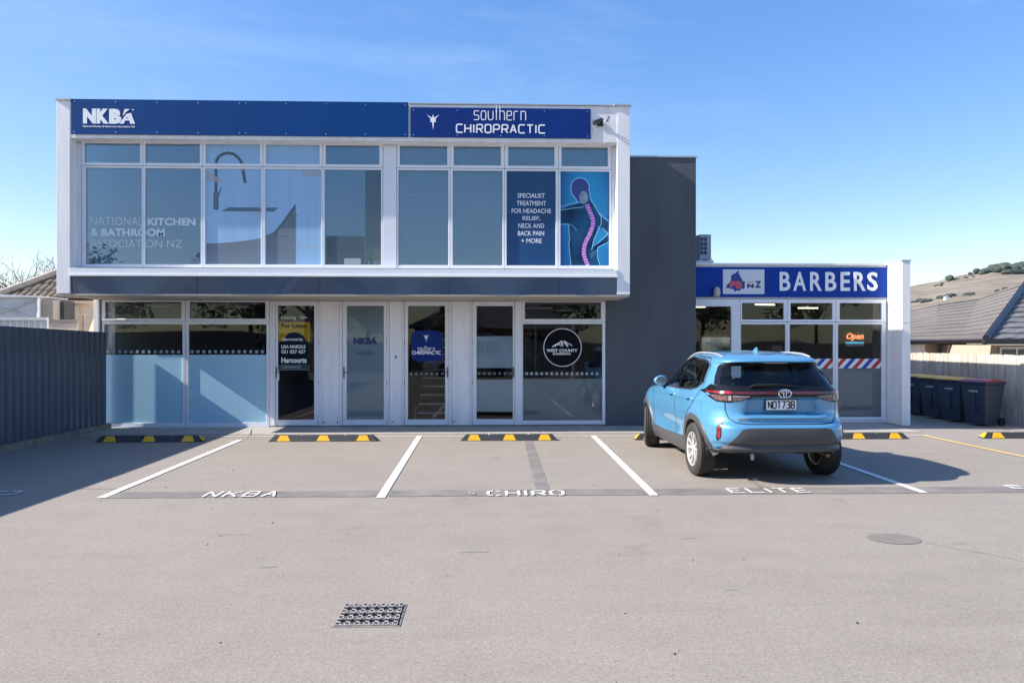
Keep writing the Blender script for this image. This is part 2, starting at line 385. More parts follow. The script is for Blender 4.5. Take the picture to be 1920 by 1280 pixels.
def grid_ground():
    k = MB()
    xs = [-3000, -600, -120, -60, -30, -20, -15, -10, -5, 0, 4, 7, 8, 8.4, 8.8, 9.2, 9.6, 10, 10.4, 11, 12, 15, 20, 30, 60, 120, 600, 3000]
    ys = [-3000, -600, -120, -60, -30, -10, 0, 5, 9, 12, 13.2, 13.6, 14, 14.4, 14.8, 15.2, 15.7, 16.5, 18, 22, 30, 60, 120, 600, 3000]
    n = len(xs)
    vs = [(x, y, gz(x, y)-(.9*min(1, max(0, (y-17)/4))*min(1, max(0, (x-12.2)/2)) )) for y in ys for x in xs]
    fs = [(j*n+i, j*n+i+1, (j+1)*n+i+1, (j+1)*n+i) for j in range(len(ys)-1) for i in range(n-1)]
    k.add(vs, fs); return k.build('ground', M_asph, smooth=True)
tag(grid_ground(), kind='structure')

def sheet(name, pts, m, lift=.004, kind='structure'):
    k = MB(); k.add([(p[0], p[1], gz(p[0], p[1])+lift) for p in pts], [tuple(range(len(pts)))]); o = k.build(name, m, fix=False)
    return tag(o, kind=kind)
# pale concrete apron along the buildings
sheet('concrete_apron', [(-7.6, 13.35), (8.2, 13.35), (8.2, 15.2), (-7.6, 14.9)], M_conc, .003)
k = MB()
for px in (460, 1010):
    a = XY(px, 13.9); k.box(a-.006, a+.006, 13.37, 14.45, .0035, .0045)
k.box(-7.6, 8.2, 13.335, 13.35, -.02, .0045)
tag(k.build('apron_joint', M_concd), kind='structure')
# trench patches
def gq(*pp): return [G(*p) for p in pp]
def wavy(p0, p1, p2, p3, name, m, lift, n=40, amp=.02, seed=1):
    """long sheet between two edges with ragged rims"""
    rg = random.Random(seed); k = MB(); vs = []
    for i in range(n+1):
        t = i/n; a = Vector(p0).lerp(Vector(p1), t); b = Vector(p3).lerp(Vector(p2), t)
        a = a+(a-b).normalized()*rg.uniform(-amp, amp); b = b+(b-a).normalized()*rg.uniform(-amp, amp)
        vs += [(a.x, a.y, lift), (b.x, b.y, lift)]
    k.add(vs, [(2*i, 2*i+2, 2*i+3, 2*i+1) for i in range(n)]); return tag(k.build(name, m, fix=False), kind='structure')
wavy(G(200, 934), G(2300, 921), G(2300, 909), G(200, 923), 'trench_patch', M_patch, .004, 90, .015)
wavy(G(1007, 922), G(982, 822), G(997, 822), G(1032, 922), 'trench_patch', M_patch, .0032, 40, .012, 4)
wavy(G(1425, 915), G(1385, 888), G(1393, 888), G(1440, 915), 'trench_patch', M_patch, .0032, 10, .01, 5)
c = G(1677, 1010); e1 = abs(G(1725, 1010).x-c.x); e2 = abs(G(1677, 1000).y-c.y)
sheet('round_patch', [(c.x+e1*math.cos(a)*(1+.03*math.sin(3*a)), c.y+e2*math.sin(a), 0) for a in [2*math.pi*i/36 for i in range(36)]], M_patch2, .004)
# thin cracks
def crack(pts, w, name='asphalt_crack'):
    k = MB(); k.cnt = 0; P = [G(*p) for p in pts]; ribbon(k, [(p.x, p.y) for p in P], w, lambda a, b, d: (a, b, .003), 0)
    tag(k.build(name, M_concd, fix=False), kind='structure')
crack([(150, 916), (225, 917)], .012); crack([(1735, 1017), (1790, 1028), (1850, 1038), (1925, 1053)], .006)
crack([(472, 806), (470, 815), (462, 822)], .02); crack([(860, 1036), (893, 1034)], .006); crack([(408, 1003),(470,1001)], .005)
# parking lines
def line(name, a, b, w, m, lift=.008, tip=0):
    a, b = G(*a), G(*b); u = (b-a).normalized(); nn = Vector((-u.y, u.x, 0))*w/2
    sheet(name, [a-nn, b-nn, b+nn, a+nn], m, lift)
for a, b in [((189, 934), (450, 825)), ((713, 934), (787, 817)), ((1226, 929), (1112, 817)), ((1733, 924), (1432, 819))]:
    line('parking_line', a, b, .095, M_paint)
line('parking_line', (152, 818.5), (1742, 816.5), .035, M_paint, .0085)
line('yellow_line', (1730, 816.5), (2060, 886), .085, M_yel, .009)
place_g = lambda a, b, d: (a, b, .010+d)
def ground_word(s, x0, x1, yb, yt, name='painted_lettering', gap=.60, t=.028, slant=0):
    A, B = G(x0, yb), G(x1, yb); C = G((x0+x1)/2, yt)
    o = strokes(name, s, (A.x, A.y, B.x, C.y), place_g, M_paint, None, t=t, gap=gap, slant=slant, stencil=1)
    return tag(o, kind='structure')
ground_word('NKBA', 380, 512, 932.5, 923); ground_word('CHIRO', 915, 1058, 930, 921.5, gap=.5, t=.034)
ground_word('ELITE', 1374, 1522, 925, 917); ground_word('E', 1903, 1928, 917, 911); ground_word('O', -28, 22, 929, 922)
c = G(885, 926); o = strokes('painted_lettering', 'S', (c.x-.03, c.y-.07, c.x+.025, c.y+.07), place_g, mat('faded_paint', (.42, .40, .37), .8), None, t=.018); tag(o, kind='structure')

rg_ = random.Random(17); k = MB()          # loose grit and leaf scraps
for _ in range(70):
    x_, y_ = rg_.uniform(-4.5, 6.5), 2.2+rg_.random()**1.4*8.5; s_ = rg_.uniform(.003, .011)
    k.add([(x_-s_, y_, .001), (x_, y_-s_, .001), (x_+s_*1.3, y_, .001), (x_, y_+s_, .001), (x_, y_, .001+s_)], [(0, 1, 4), (1, 2, 4), (2, 3, 4), (3, 0, 4)])
tag(k.build('grit', mat('dark_grit', (.05, .045, .04), .9)), kind='stuff')
for (px, py, w_, h_) in [(895, 1034, 42, 3), (500, 1062, 34, 4), (1290, 1008, 30, 3), (1795, 1018, 26, 2), (930, 858, 20, 2), (1370, 1105, 22, 2)]:   # tyre scuffs
    c_ = G(px, py); a_ = w_/2*c_.y/FPX; b_ = h_/2*c_.y*c_.y/FPX/H
    sheet('tyre_scuff', [(c_.x+a_*math.cos(q)*(1+.12*math.sin(5*q)), c_.y+b_*math.sin(q)*(1+.2*math.cos(3*q)), 0) for q in [2*math.pi*i/28 for i in range(28)]], mat('scuff', (.235, .215, .185), .95, var=.12, scale=30), .0022)
# ---------------- hills
def hill_h(px): return np.interp(px, [900, 1300, 1600, 1705, 1740, 1780, 1830, 1860, 1900, 1960, 2100, 2400, 3200],
                                 [640, 590, 548, 538, 531, 520, 511, 506, 505, 504, 500, 520, 600])
M_hill = mat('hill_grass', (.145, .130, .090), .95, var=.1, scale=.03, col2=(.265, .215, .17), stretch=(1, 1, 4))  # pale distance haze is mixed into the grass colours
M_hillg = mat('hill_green', (.17, .19, .08), .95, var=.2, scale=.02)
M_bush = mat('far_bush', (.048, .066, .058), .95, var=.3, scale=.05)
def hillpt(px, f, Yfar=900., Ynear=180.):
    """f 0 at the foot, 1 at the crest"""
    Y = Ynear+(Yfar-Ynear)*f; top = ZY(hill_h(px), Yfar, px); X = XY(px, Yfar)*(Y/Yfar)
    z = -4+(top+4)*(f**1.35)+noise.noise(Vector((X*.006, Y*.006, 0)))*7*f*(1-f)*4*.5+noise.noise(Vector((X*.03, Y*.03, 3)))*2.0*f
    return Vector((X, Y, z))
k = MB(); pxs = list(range(900, 3201, 20)); nf = 40
vs = [hillpt(p, j/nf) for j in range(nf+1) for p in pxs]+[hillpt(p, 1)+Vector((0, 400, -60)) for p in pxs]
n = len(pxs); k.add(vs, [(j*n+i, j*n+i+1, (j+1)*n+i+1, (j+1)*n+i) for j in range(nf+1) for i in range(n-1)])
tag(k.build('hill', M_hill, smooth=True), kind='structure')
def hill_at(px, py):
    """distance on the slope whose picture height is py"""
    best = min((abs((640-py)-(lambda q: (q.z-H)/(q.y)*FPX)(hillpt(px, f/80))), f/80) for f in range(10, 81))
    return hillpt(px, best[1]), best[1]
rng = random.Random(5)
k = MB(); k2 = MB()
def blob(k, c, r, rng, n=7):
    bm = bmesh.new(); bmesh.ops.create_icosphere(bm, subdivisions=2, radius=1)
    off = rng.uniform(0, 99)
    vs = [Vector(c)+Vector((v.co.x*r[0], v.co.y*r[1], v.co.z*r[2]))*(1+.35*noise.noise(v.co*1.9+Vector((off, 0, 0)))) for v in bm.verts]
    k.add(vs, [tuple(v.index for v in f.verts) for f in bm.faces]); bm.free()
for i in range(260):                       # wood on the crest
    px = rng.uniform(1838, 2300); q = hillpt(px, rng.uniform(.93, 1)); h = min(1, (px-1830)/40)
    r = rng.uniform(3, 8.5)*(.45+.55*h); blob(k, q+Vector((0, 0, r*.5)), (r*1.1, r, r*.8), rng)
for i in range(70):
    px = rng.uniform(1880, 2100); q = hillpt(px, .90); r = rng.uniform(3, 5); blob(k, q+Vector((0, 0, r*.4)), (r*1.3, r, r*.8), rng)
tag(k.build('hill_wood', M_bush, smooth=True), kind='stuff')
k = MB()
for (p0, p1, py0, py1, n, s) in [(1712, 1745, 566, 562, 16, 2.6), (1760, 1790, 558, 553, 16, 2.6), (1808, 1826, 552, 550, 10, 2.4), (1752, 1766, 534, 532, 7, 1.7),
                                 (1790, 1835, 520, 515, 5, 1.6), (1868, 1885, 546, 540, 7, 2.2)]:
    for i in range(n):
        px = rng.uniform(p0, p1); q, f = hill_at(px, np.interp(px, [p0, p1], [py0, py1])+rng.uniform(-1, 2)); r = s*(.4+.6*f)*rng.uniform(.6, 1.2)
        blob(k, q+Vector((0, 0, r*.4)), (r*1.5, r, r*.9), rng)
tag(k.build('hill_scrub', M_bush, smooth=True), kind='stuff')
for i, (px, py, s, lb) in enumerate([(1780, 524, 4.4, 'lone round dark tree on the dry hillside below the skyline'),
                                 (1831, 511, 4.2, 'dark conical tree on the skyline left of the hilltop wood'),
                                 (1819, 513, 2.6, 'small dark tree on the skyline left of a larger conical tree')]):
    q, f = hill_at(px, py); t = thing('hill_tree', lb, 'tree', q)
    k = MB(); blob(k, q+Vector((0, 0, s*.8)), (s, s, s*.9), rng); blob(k, q+Vector((s*.5, 0, s*.5)), (s*.8, s, s*.6), rng); k.build('crown', M_bush, t, smooth=True)
    k = MB(); k.tube([q-Vector((0, 0, 1)), q+Vector((0, 0, s))], .3); k.build('trunk', mat('bark', (.09, .07, .055), .9, var=.3, scale=8), t)
# green paddock at the foot of the hill: slope strip
k = MB(); vs = []
for px in range(1690, 1880, 10):
    for f in (.30, .36, .42):
        q = hillpt(px, f+.0008*(px-1690)); vs.append(q+Vector((0, 0, .9)))
n = len(vs)//3; k.add(vs, [(3*i+j, 3*i+3+j, 3*i+4+j, 3*i+1+j) for i in range(n-1) for j in range(2)])
tag(k.build('paddock', M_hillg, smooth=True), kind='structure')
q, f = hill_at(1776, 561); t = thing('hill_house', 'tiny white farmhouse among scrub low on the hillside', 'house', q)
s = 1.8*f*2; k = MB(); k.box(q.x-s, q.x+s, q.y-s*.5, q.y+s, q.z-.5, q.z+s*.8); k.build('wall', M_white, t)
k = MB(); k.prism([(-s*1.1, 0), (s*1.1, 0), (0, s*.6)], lambda a, b, d: (q.x+a, q.y-s*.6+d, q.z+s*.81+b), s*1.8); k.build('roof', M_cap, t)
# ================================================================== OFFICE BUILDING
def PF(Y): return lambda a, b, d: (a, Y-d, b)
def zr(Y, ref=640): return lambda py: ZY(py, Y, ref)
zF, zR_, zG = zr(YF), zr(YR), zr(YG)
Xl, Xr = XY(106, YF), XY(1181, YF)
Xfl, Xfr = XY(131, YF), XY(1157, YF)
zTop, zSof = zF(194), zF(551)
BK = YF+9.5                                   # back of the building
off = thing('office_building', 'two storey white and navy commercial building with long row of upper windows', 'building', ((Xl+Xr)/2, YG, 0))
def part(mb, name, m, parent=off, **kw): return mb.build(name, m, parent, **kw)
# shell
k = MB()
k.box(Xl, Xfl, YF, BK, zSof, zTop)                                   # left end fin and side wall of the upper storey
k.box(Xfr, Xr, YF, BK, zSof, zTop)
k.box(Xfl, Xfr, YF+.006, YF+.30, zF(263), zTop-.004)                      # head fascia
k.box(Xfl, Xfr, YF+.30, YR+.02, zF(267), zTop-.004)
k.box(Xfl, Xfr, YF+.30, BK, zTop-.5, zTop-.3)                          # roof slab
k.box(Xfl, Xfr, BK-.2, BK-.01, zSof, zTop-.3)
k.box(Xl+.002, Xl+.30, YG+.09, BK-.02, -.1, zSof-.002)                          # ground floor left side wall
part(k, 'wall', M_white, bevel=.004)
k = MB(); k.box(Xl-.015, Xfl+.03, YF-.03, YF+.3, zTop+.001, zTop+.035); k.box(Xr-.30, Xr+.02, YF-.03, YF+.3, zTop+.001, zTop+.035)
k.box(Xl+.02, Xr-.02, YF+.31, YF+.5, zTop+.001, zTop+.02)
k.box(XY(766, YF), Xr-.31, YF-.02, YF+.3, zTop+.001, zTop+.02); part(k, 'parapet_cap', M_cap)
k = MB(); k.box(Xfl+.31, Xfr-.01, YF+.06, YR+.0, zSof-.003, zF(516.5)); part(k, 'spandrel_wall', M_white)
k = MB(); k.box(Xfl+.002, Xfr-.002, YF-.015, YR+.06, zF(515.5), zF(504)); part(k, 'window_sill', M_alu, bevel=.004)
k = MB(); k.box(Xfl+.002, Xfr+.01, YF-.045, YF+.02, zF(518.8), zF(515.8)); part(k, 'sill_flashing', M_lip)
for a, b in zip((134.5, 369, 599.5, 843, 1048), (369, 599.5, 843, 1048, 1156.5)):
    x0, x1 = XY(a, YF)+.004, XY(b, YF)-.004; z0, z1 = zF(552), zF(519.3)
    k = MB(); nx = 16; vs = []
    for j in range(5):
        for i in range(nx+1):                     # thin panels pillow very slightly between their fixings
            s, t = i/nx, j/4; vs.append((x0+(x1-x0)*s, YF+.012-.006*math.sin(math.pi*s)*(1-t)+.010*abs(math.cos(math.pi*s))**2*(1-t), z0+(z1-z0)*t))
    k.add(vs, [(j*(nx+1)+i, j*(nx+1)+i+1, (j+1)*(nx+1)+i+1, (j+1)*(nx+1)+i) for j in range(4) for i in range(nx)])
    k.add([(x0, YF+.03, z0), (x1, YF+.03, z0), (x1, YF+.03, z1), (x0, YF+.03, z1)], [(0, 1, 2, 3)])
    part(k, 'cladding_panel', M_navy, fix=False, smooth=True)
k = MB(); k.box(Xl+.003, Xr-.003, YF+.02, YG+.09, zSof-.035, zSof-.004); part(k, 'soffit', M_soff)
k = MB(); k.box(Xl+.01, Xr-.01, YF+.012, YF+.03, zSof-.037, zSof-.0045); k.box(XY(505, YG), XY(1135, YG), YG-.03, YG+.0, zSof-.065, zSof-.0365); part(k, 'soffit_trim', mat('soffit_trim', (.42, .38, .32), .7))
# floors, ceilings, rooms
k = MB(); k.box(Xl+.31, Xr-.3, YG+.1, BK-.21, -.1, .02); k.box(Xfl+.01, Xfr-.01, YR+.07, BK-.21, zSof, zSof+.2)
part(k, 'floor_slab', M_roomf)
k = MB()
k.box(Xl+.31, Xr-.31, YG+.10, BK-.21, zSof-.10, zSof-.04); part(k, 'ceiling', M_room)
k = MB()
k.box(Xl+.31, XY(640, YG), YG+4.4, YG+4.5, .021, zSof-.101); k.box(XY(640, YG)+.06, Xr-.31, YG+5.4, YG+5.5, .021, zSof-.101)
for p in (508, 620, 742, 868): k.box(XY(p, YG)-.04, XY(p, YG)+.04, YG+.12, YG+4.3, .021, zSof-.101)
k.box(Xfl+.01, Xfr-.01, YR+3.4, YR+3.5, zSof+.201, zTop-.501); k.box(XY(730, YR)-.05, XY(730, YR)+.05, YR+.12, YR+3.39, zSof+.201, zTop-.501)
part(k, 'partition_wall', M_room)
# ---- window helper
def ring_part(name, parent, C, g, Y, d=.07, m=M_alu, bevel=.006):
    k = MB(); k.ring(C[0], C[1], C[2], C[3], g[0], g[1], g[2], g[3], Y, Y+d); return k.build(name, m, parent, bevel=bevel)
def window(parent, C, g, Y, glass, film=None, fr=None, d=.07, name='window', bead=True):
    """C, g : outer frame and glass rectangles (x0,x1,z0,z1)"""
    w_ = ring_part(name, parent, C, g, Y, d)
    k = MB(); k.box(g[0]-.004, g[1]+.004, Y+.028, Y+.034, g[2]-.004, g[3]+.004); k.build('pane', glass, w_)
    if film:
        f = fr or g; k = MB()
        if film.name == 'print_film': k.box(f[0]+.001, f[1]-.001, Y+.0272, Y+.0279, f[2]+.001, f[3]-.001)
        else: k.box(f[0]-.002, f[1]+.002, Y+.037, Y+.039, f[2]-.002, f[3]+.002)
        k.build('film', film, w_)
    return w_
M_dotm = mat('dot_vinyl', (.30, .36, .40), .4)
def dots(w_, x0, x1, z0, z1, Y, pitch, size=None):
    s = z1-z0; k = MB(); x = x0
    while x+s <= x1: k.box(x, x+s, Y+.0265, Y+.0278, z0, z1); x += pitch
    k.build('dot_decal', M_dotm, w_)['kind'] = 'stuff'
# ---- upper windows
XW = [(153, 159, 263.5), (268, 273, 375.5), (380, 386, 488), (493, 498, 600.5), (605.5, 611, 711.5)]
cells = [153, 268, 380, 493, 605.5, 718]; glL = [(159, 263), (273, 375), (386, 487.5), (499, 599.5), (611, 711.5)]
glLm = [(160.5, 265.5), (272, 376.5), (384.5, 489.5), (497, 602.5), (608.5, 714.5)]
cellsR = [744, 844, 946, 1047, 1147]; glR = [(750, 838.5), (851, 939), (953, 1039.5), (1053, 1139.5)]; glRm = [(747, 840.5), (849, 942), (950, 1042), (1051, 1142.5)]
XR = lambda p: XY(p, YR)
zt1, zt0, zm1, zm0 = zR_(272.5), zR_(308.5), zR_(318), zR_(496.5)
zc2, zc1, zc0 = zR_(267), zR_(314), zR_(502.5)
up_windows = []
M_pf = mat('print_film', (.25, .43, .64), .35, var=.06, scale=1.2, stretch=(7, 1, .4), coat=1)
films_top = [M_filmg, M_filmg, M_pf, M_pf, M_filmg]
films_main = [M_filmg, M_filmg, M_pf, M_pf, M_filmg]
for i in range(5):
    c0, c1 = XR(cells[i])+.002, XR(cells[i+1])-.002
    g = (XR(glL[i][0]), XR(glL[i][1]), zt0, zt1)
    window(off, (c0, c1, zc1+.003, zc2), g, YR-.012, M_glassu, films_top[i])
    g = (XR(glLm[i][0]), XR(glLm[i][1]), zm0, zm1)
    fr = None
    if i == 4: fr = (g[0], XR(684), g[2], g[3])
    up_windows.append(window(off, (c0, c1, zc0, zc1-.003), g, YR, M_glassu, films_main[i], fr))
for i in range(4):
    c0, c1 = XR(cellsR[i])+.002, XR(cellsR[i+1])-.002
    g = (XR(glR[i][0]), XR(glR[i][1]), zt0, zt1); window(off, (c0, c1, zc1+.003, zc2), g, YR-.012, M_glassu)
    g = (XR(glRm[i][0]), XR(glRm[i][1]), zm0, zm1); up_windows.append(window(off, (c0, c1, zc0, zc1-.003), g, YR, M_glassu))
k = MB(); k.box(XR(718.5), XR(743.5), YR-.008, YR+.07, zR_(502.5), zF(267)); part(k, 'window_post', M_alu, bevel=.005)
k = MB(); k.box(Xfl+.001, XR(152.5), YR-.002, YR+.1, zR_(502.5), zF(267)); k.box(XR(1147.5), Xfr-.001, YR-.002, YR+.1, zR_(502.5), zF(267)); part(k, 'window_jamb', M_alu)
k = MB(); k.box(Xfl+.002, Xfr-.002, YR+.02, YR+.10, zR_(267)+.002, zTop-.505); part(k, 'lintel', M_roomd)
# venetian blinds
def blind(px0, px1, z0, z1, label, grp, Y=YR+.09):
    k = MB(); z = z0; a = R(62); n = 0
    while z < z1:
        s = .5*.025
        k.quad((XR(px0), Y-s*math.cos(a), z-s*math.sin(a)), (XR(px1), Y-s*math.cos(a), z-s*math.sin(a)), (XR(px1), Y+s*math.cos(a), z+s*math.sin(a)), (XR(px0), Y+s*math.cos(a), z+s*math.sin(a)))
        z += .0245
    t = thing('venetian_blind', label, 'blind', ((XR(px0)+XR(px1))/2, Y, z0), grp)
    o = k.build('slats', M_blind, t, fix=False); o['kind'] = 'stuff'
    k = MB(); k.box(XR(px0), XR(px1), Y-.02, Y+.02, z1, z1+.03); k.build('head_rail', M_alu, t)
    k = MB(); k.box(XR(px0), XR(px1), Y-.012, Y+.012, z0-.025, z0-.01); k.build('bottom_rail', M_alu, t)
gb = 'venetian blinds behind the upper right windows'
blind(746, 841.5, zm0+.03, zt1+.02, 'closed grey blind behind the leftmost window of the upper right bank', gb)
blind(848, 943, zm0+.03, zt1+.02, 'closed grey blind behind second window right of the middle upper post', gb)
blind(950, 1043.5, zc1-.02, zt1+.02, 'short grey blind above the pane listing specialist treatment', gb)
blind(1050, 1143, zc1-.02, zt1+.02, 'short grey blind above the glowing spine poster', gb)
# ---- lettering and prints on the upper panes
PR = PF(YR+.0375)
def fac(rect, z=zR_, X=XR): return (X(rect[0]), z(rect[3]), X(rect[2]), z(rect[1]))
lw = up_windows
M_vin = mat('vinyl_letter', (.62, .70, .80), .5)
front = PF(YR+.0270)
def onpane(name, s, rect, w_, bold=0, m=M_vin, X=XR, z=zR_, pl=front, th=.0006): return letters(name, s, fac(rect, z, X), pl, m, w_, bold, th=th)
onpane('lettering', 'NATIONAL', (168, 409, 267.5, 424), lw[0], -.012)
onpane('lettering', 'KITCHEN', (275.5, 410, 365.5, 424), lw[1], .035)
onpane('lettering', '& BATHROOM', (168, 430, 308, 444.5), lw[0], .035)
onpane('lettering', 'ASSOCIATION NZ', (168, 451, 340, 465), lw[0], -.012)
k = MB(); k.cnt = 0
def LP(pts): return [(XR(p[0]), zR_(p[1])) for p in pts]
def poly_on(name, pts, m, w_, pl=front, d=.0004, X=XR, z=zR_):
    k = MB(); k.add([pl(X(p[0]), z(p[1]), d) for p in pts], [tuple(range(len(pts)))]); return k.build(name, m, w_, fix=False)
def line_on(name, pts, wpx, m, w_, pl=front, d=.0006, X=XR, z=zR_):
    k = MB(); k.cnt = 0; ribbon(k, [(X(p[0]), z(p[1])) for p in pts], wpx*YR/FPX, pl, d); return k.build(name, m, w_, fix=False)
M_tap = film_mat('tap_print', (.15, .20, .26), .2, .85); M_sink = film_mat('sink_print', (.18, .25, .33), .2, .8); M_tapl = film_mat('tap_light', (.34, .42, .48), .2, .8)
M_shade = film_mat('benchtop_print', (.24, .28, .32), .2, .72); M_pale = film_mat('pale_print', (.58, .62, .66), .2, .6)
arch = [(403+0.5, 308)]+[(430+26*math.cos(R(a)), 312+(-22)*math.sin(R(a))) for a in range(172, 12, -10)]
top_w = [o for o in off.children if o.name.startswith('window') and 'sill' not in o.name]
line_on('tap_print', [(404.5, 307), (406, 301), (411, 294), (419, 290), (428, 288.5), (437, 290), (445, 296), (450, 302), (453, 307)], 5.5, M_tap, top_w[4], PF(YR+.0155), z=zR_)
line_on('tap_print', [(404, 318.5), (404, 394)], 5.5, M_tap, lw[2]); line_on('tap_print', [(454.5, 319), (459, 344)], 6, M_tap, lw[2], d=.001)
line_on('tap_print', [(404, 362), (404, 394)], 9, M_tap, lw[2], d=.0014); line_on('tap_print', [(404, 362), (404, 392)], 2, M_tapl, lw[2], d=.0018); line_on('tap_print', [(409, 369), (414, 353)], 2, M_tap, lw[2], d=.0018)
poly_on('sink_print', [(413, 397), (428, 389.5), (488, 389.5), (488, 397)], M_sink, lw[2]); poly_on('sink_print', [(498.5, 389.5), (522, 389.5), (513, 397), (498.5, 397)], M_sink, lw[3])
poly_on('benchtop_print', [(386, 457), (410, 456.5), (440, 454), (470, 450), (488, 447), (488, 495.5), (386, 495.5)], M_shade, lw[2])
poly_on('benchtop_print', [(498.5, 441), (512, 436), (554, 386), (554, 495.5), (498.5, 495.5)], M_shade, lw[3])
line_on('benchtop_edge', [(512, 438), (520, 431), (553, 385)], 3.2, M_tap, lw[3], d=.0016)
for a, b, y in [(543, 558, 404), (534, 555, 413), (525, 548, 425), (512, 541, 443)]: line_on('benchtop_edge', [(a, y), (b, y)], 1.1, M_tap, lw[3], d=.002)
poly_on('pale_print', [(386, 320), (420, 342), (386, 342)], M_pale, lw[2], d=.0007); poly_on('pale_print', [(564, 320), (601, 320), (601, 331), (566, 331)], M_pale, lw[3])
poly_on('pale_print', [(474, 399), (487, 399), (487, 404), (480, 404)], M_pale, lw[2]); line_on('pale_print', [(555, 462), (572, 460), (585, 463), (601, 464)], 1.6, M_pale, lw[3])
poly_on('sink_print', [(611, 442), (683, 442), (683, 495.5), (611, 495.5)], film_mat('dusky_film', (.14, .19, .23), .25, .7), lw[4])
poly_on('paper_notice', [(645, 484), (676, 484), (676, 495), (645, 495)], film_mat('notice_film', (.38, .45, .5), .2), lw[4], d=.001)
# things stored behind the clear strip of the fifth window
for nm, lb, x0, x1, y0, y1, m_ in [('cardboard_box', 'brown cardboard box on the upstairs window ledge', 696, 714, 463, 498, mat('cardboard', (.36, .25, .15), .8, var=.1)),
                                   ('ring_binder', 'black folder leaning beside brown box behind the fifth upper window', 685, 694, 455, 498, M_black)]:
    t = thing(nm, lb, nm.replace('_', ' '), (XR(x0), YR+.2, zR_(y1)))
    k = MB(); k.box(XR(x0), XR(x1), YR+.14, YR+.40, zR_(y1)-.05, zR_(y0)); k.build('body', m_, t)
    k = MB(); k.box(XR(x0)+.02, XR(x1)-.03, YR+.136, YR+.1395, zR_(y1)+.04, zR_(y1)+.10); k.build('paper_label', M_letter, t)
    k = MB(); k.box(XR(x0)-.002, XR(x1)+.002, YR+.135, YR+.405, zR_(y0)+.001, zR_(y0)+.012); k.build('lid', m_, t)
# treatment poster
M_post = mat('poster_navy', (.004, .052, .155), .4, var=.08, scale=2)
pw, ps = lw[7], lw[8]
k = MB(); g = glRm[2]; k.box(XR(g[0])+.001, XR(g[1])-.001, YR+.0272, YR+.0279, zm0+.001, zm1-.001); k.build('poster', M_post, pw)
PI_ = PF(YR+.0372)
for s, x0, x1, y in [('SPECIALIST', 970.5, 1022, 364), ('TREATMENT', 969, 1024, 378.5), ('FOR HEADACHE', 959.5, 1033.5, 393), ('RELIEF,', 980, 1013, 407.3), ('NECK AND', 972, 1020.5, 421), ('BACK PAIN', 971, 1020.5, 435.3), ('+ MORE', 977.5, 1016, 449.5)]:
    letters('lettering', s, fac((x0, y-4.3, x1, y+4.3)), front, M_letter, pw, .008, th=.0006)
# spine poster: deep blue ground with a soft radial glow printed on it, a dark torso, pale outlines and a pink spine
def print_glow():
    m = bpy.data.materials.new('poster_glow'); m.use_nodes = True; t = m.node_tree; p = t.nodes['Principled BSDF']; p.inputs['Roughness'].default_value = .4
    tc = t.nodes.new('ShaderNodeTexCoord'); mp = t.nodes.new('ShaderNodeMapping'); mp.inputs['Scale'].default_value = (1.15, 1.15, .75); mp.inputs['Location'].default_value = (-.62, -.5, -.42)
    gr = t.nodes.new('ShaderNodeTexGradient'); gr.gradient_type = 'SPHERICAL'; cr = t.nodes.new('ShaderNodeValToRGB')
    cr.color_ramp.elements[0].color = (.002, .06, .24, 1); cr.color_ramp.elements[1].color = (.02, .55, .95, 1); cr.color_ramp.elements[0].position = .12; cr.color_ramp.elements[1].position = .9
    t.links.new(tc.outputs['Generated'], mp.inputs[0]); t.links.new(mp.outputs[0], gr.inputs[0]); t.links.new(gr.outputs[0], cr.inputs[0]); t.links.new(cr.outputs[0], p.inputs['Base Color']); return m
k = MB(); g = glRm[3]; k.box(XR(g[0])+.001, XR(g[1])-.001, YR+.0272, YR+.0279, zm0+.001, zm1-.001); k.build('poster', print_glow(), ps)
def SP(pts): return [(1020+p[0]/6.4, 310+p[1]/6.4) for p in pts]
M_tor = mat('print_torso', (.004, .028, .085), .4, var=.3, scale=2.2, col2=(.02, .11, .24), spec=.2); M_torw = mat('print_head', (.03, .05, .22), .4); M_gl = mat('print_glowline', (.28, .62, .90), .4)
M_pk = mat('print_pink', (.42, .10, .46), .4); M_pkl = mat('print_pink_light', (.66, .42, .76), .4); M_gr = mat('print_pale_green', (.20, .30, .36), .4, var=.3, scale=14)
torso = [(200, 480), (300, 450), (420, 425), (520, 440), (560, 400), (600, 450), (655, 545), (700, 560), (780, 655), (780, 810), (700, 880), (640, 950), (640, 1060), (675, 1185), (325, 1185), (300, 1060), (310, 900), (300, 690), (205, 690)]
poly_on('figure_print', SP([(200, 520), (300, 470), (470, 420), (560, 400), (600, 450), (650, 545), (660, 640), (640, 760), (585, 930), (640, 1040), (675, 1185), (322, 1185), (302, 1060), (310, 900), (300, 690), (202, 690)]), M_tor, ps)
poly_on('figure_print', SP([(655, 560), (700, 600), (780, 665), (780, 790), (680, 735), (650, 700)]), M_tor, ps, d=.0005)
poly_on('figure_print', SP([(780, 815), (780, 900), (650, 960), (600, 1080), (560, 1110), (545, 1040), (600, 940), (660, 920)]), M_tor, ps, d=.0006)
head = [(435+112*math.cos(R(a)), 245-118*math.sin(R(a))) for a in range(-20, 200, 12)]+[(340, 330), (375, 370), (400, 412), (470, 425), (560, 410), (550, 350)]
poly_on('head_print', SP(head), M_torw, ps, d=.0007)
poly_on('glow_print', SP([(478+52*math.cos(R(a)), 365-78*math.sin(R(a))) for a in range(0, 360, 15)]), M_gr, ps, d=.0011)
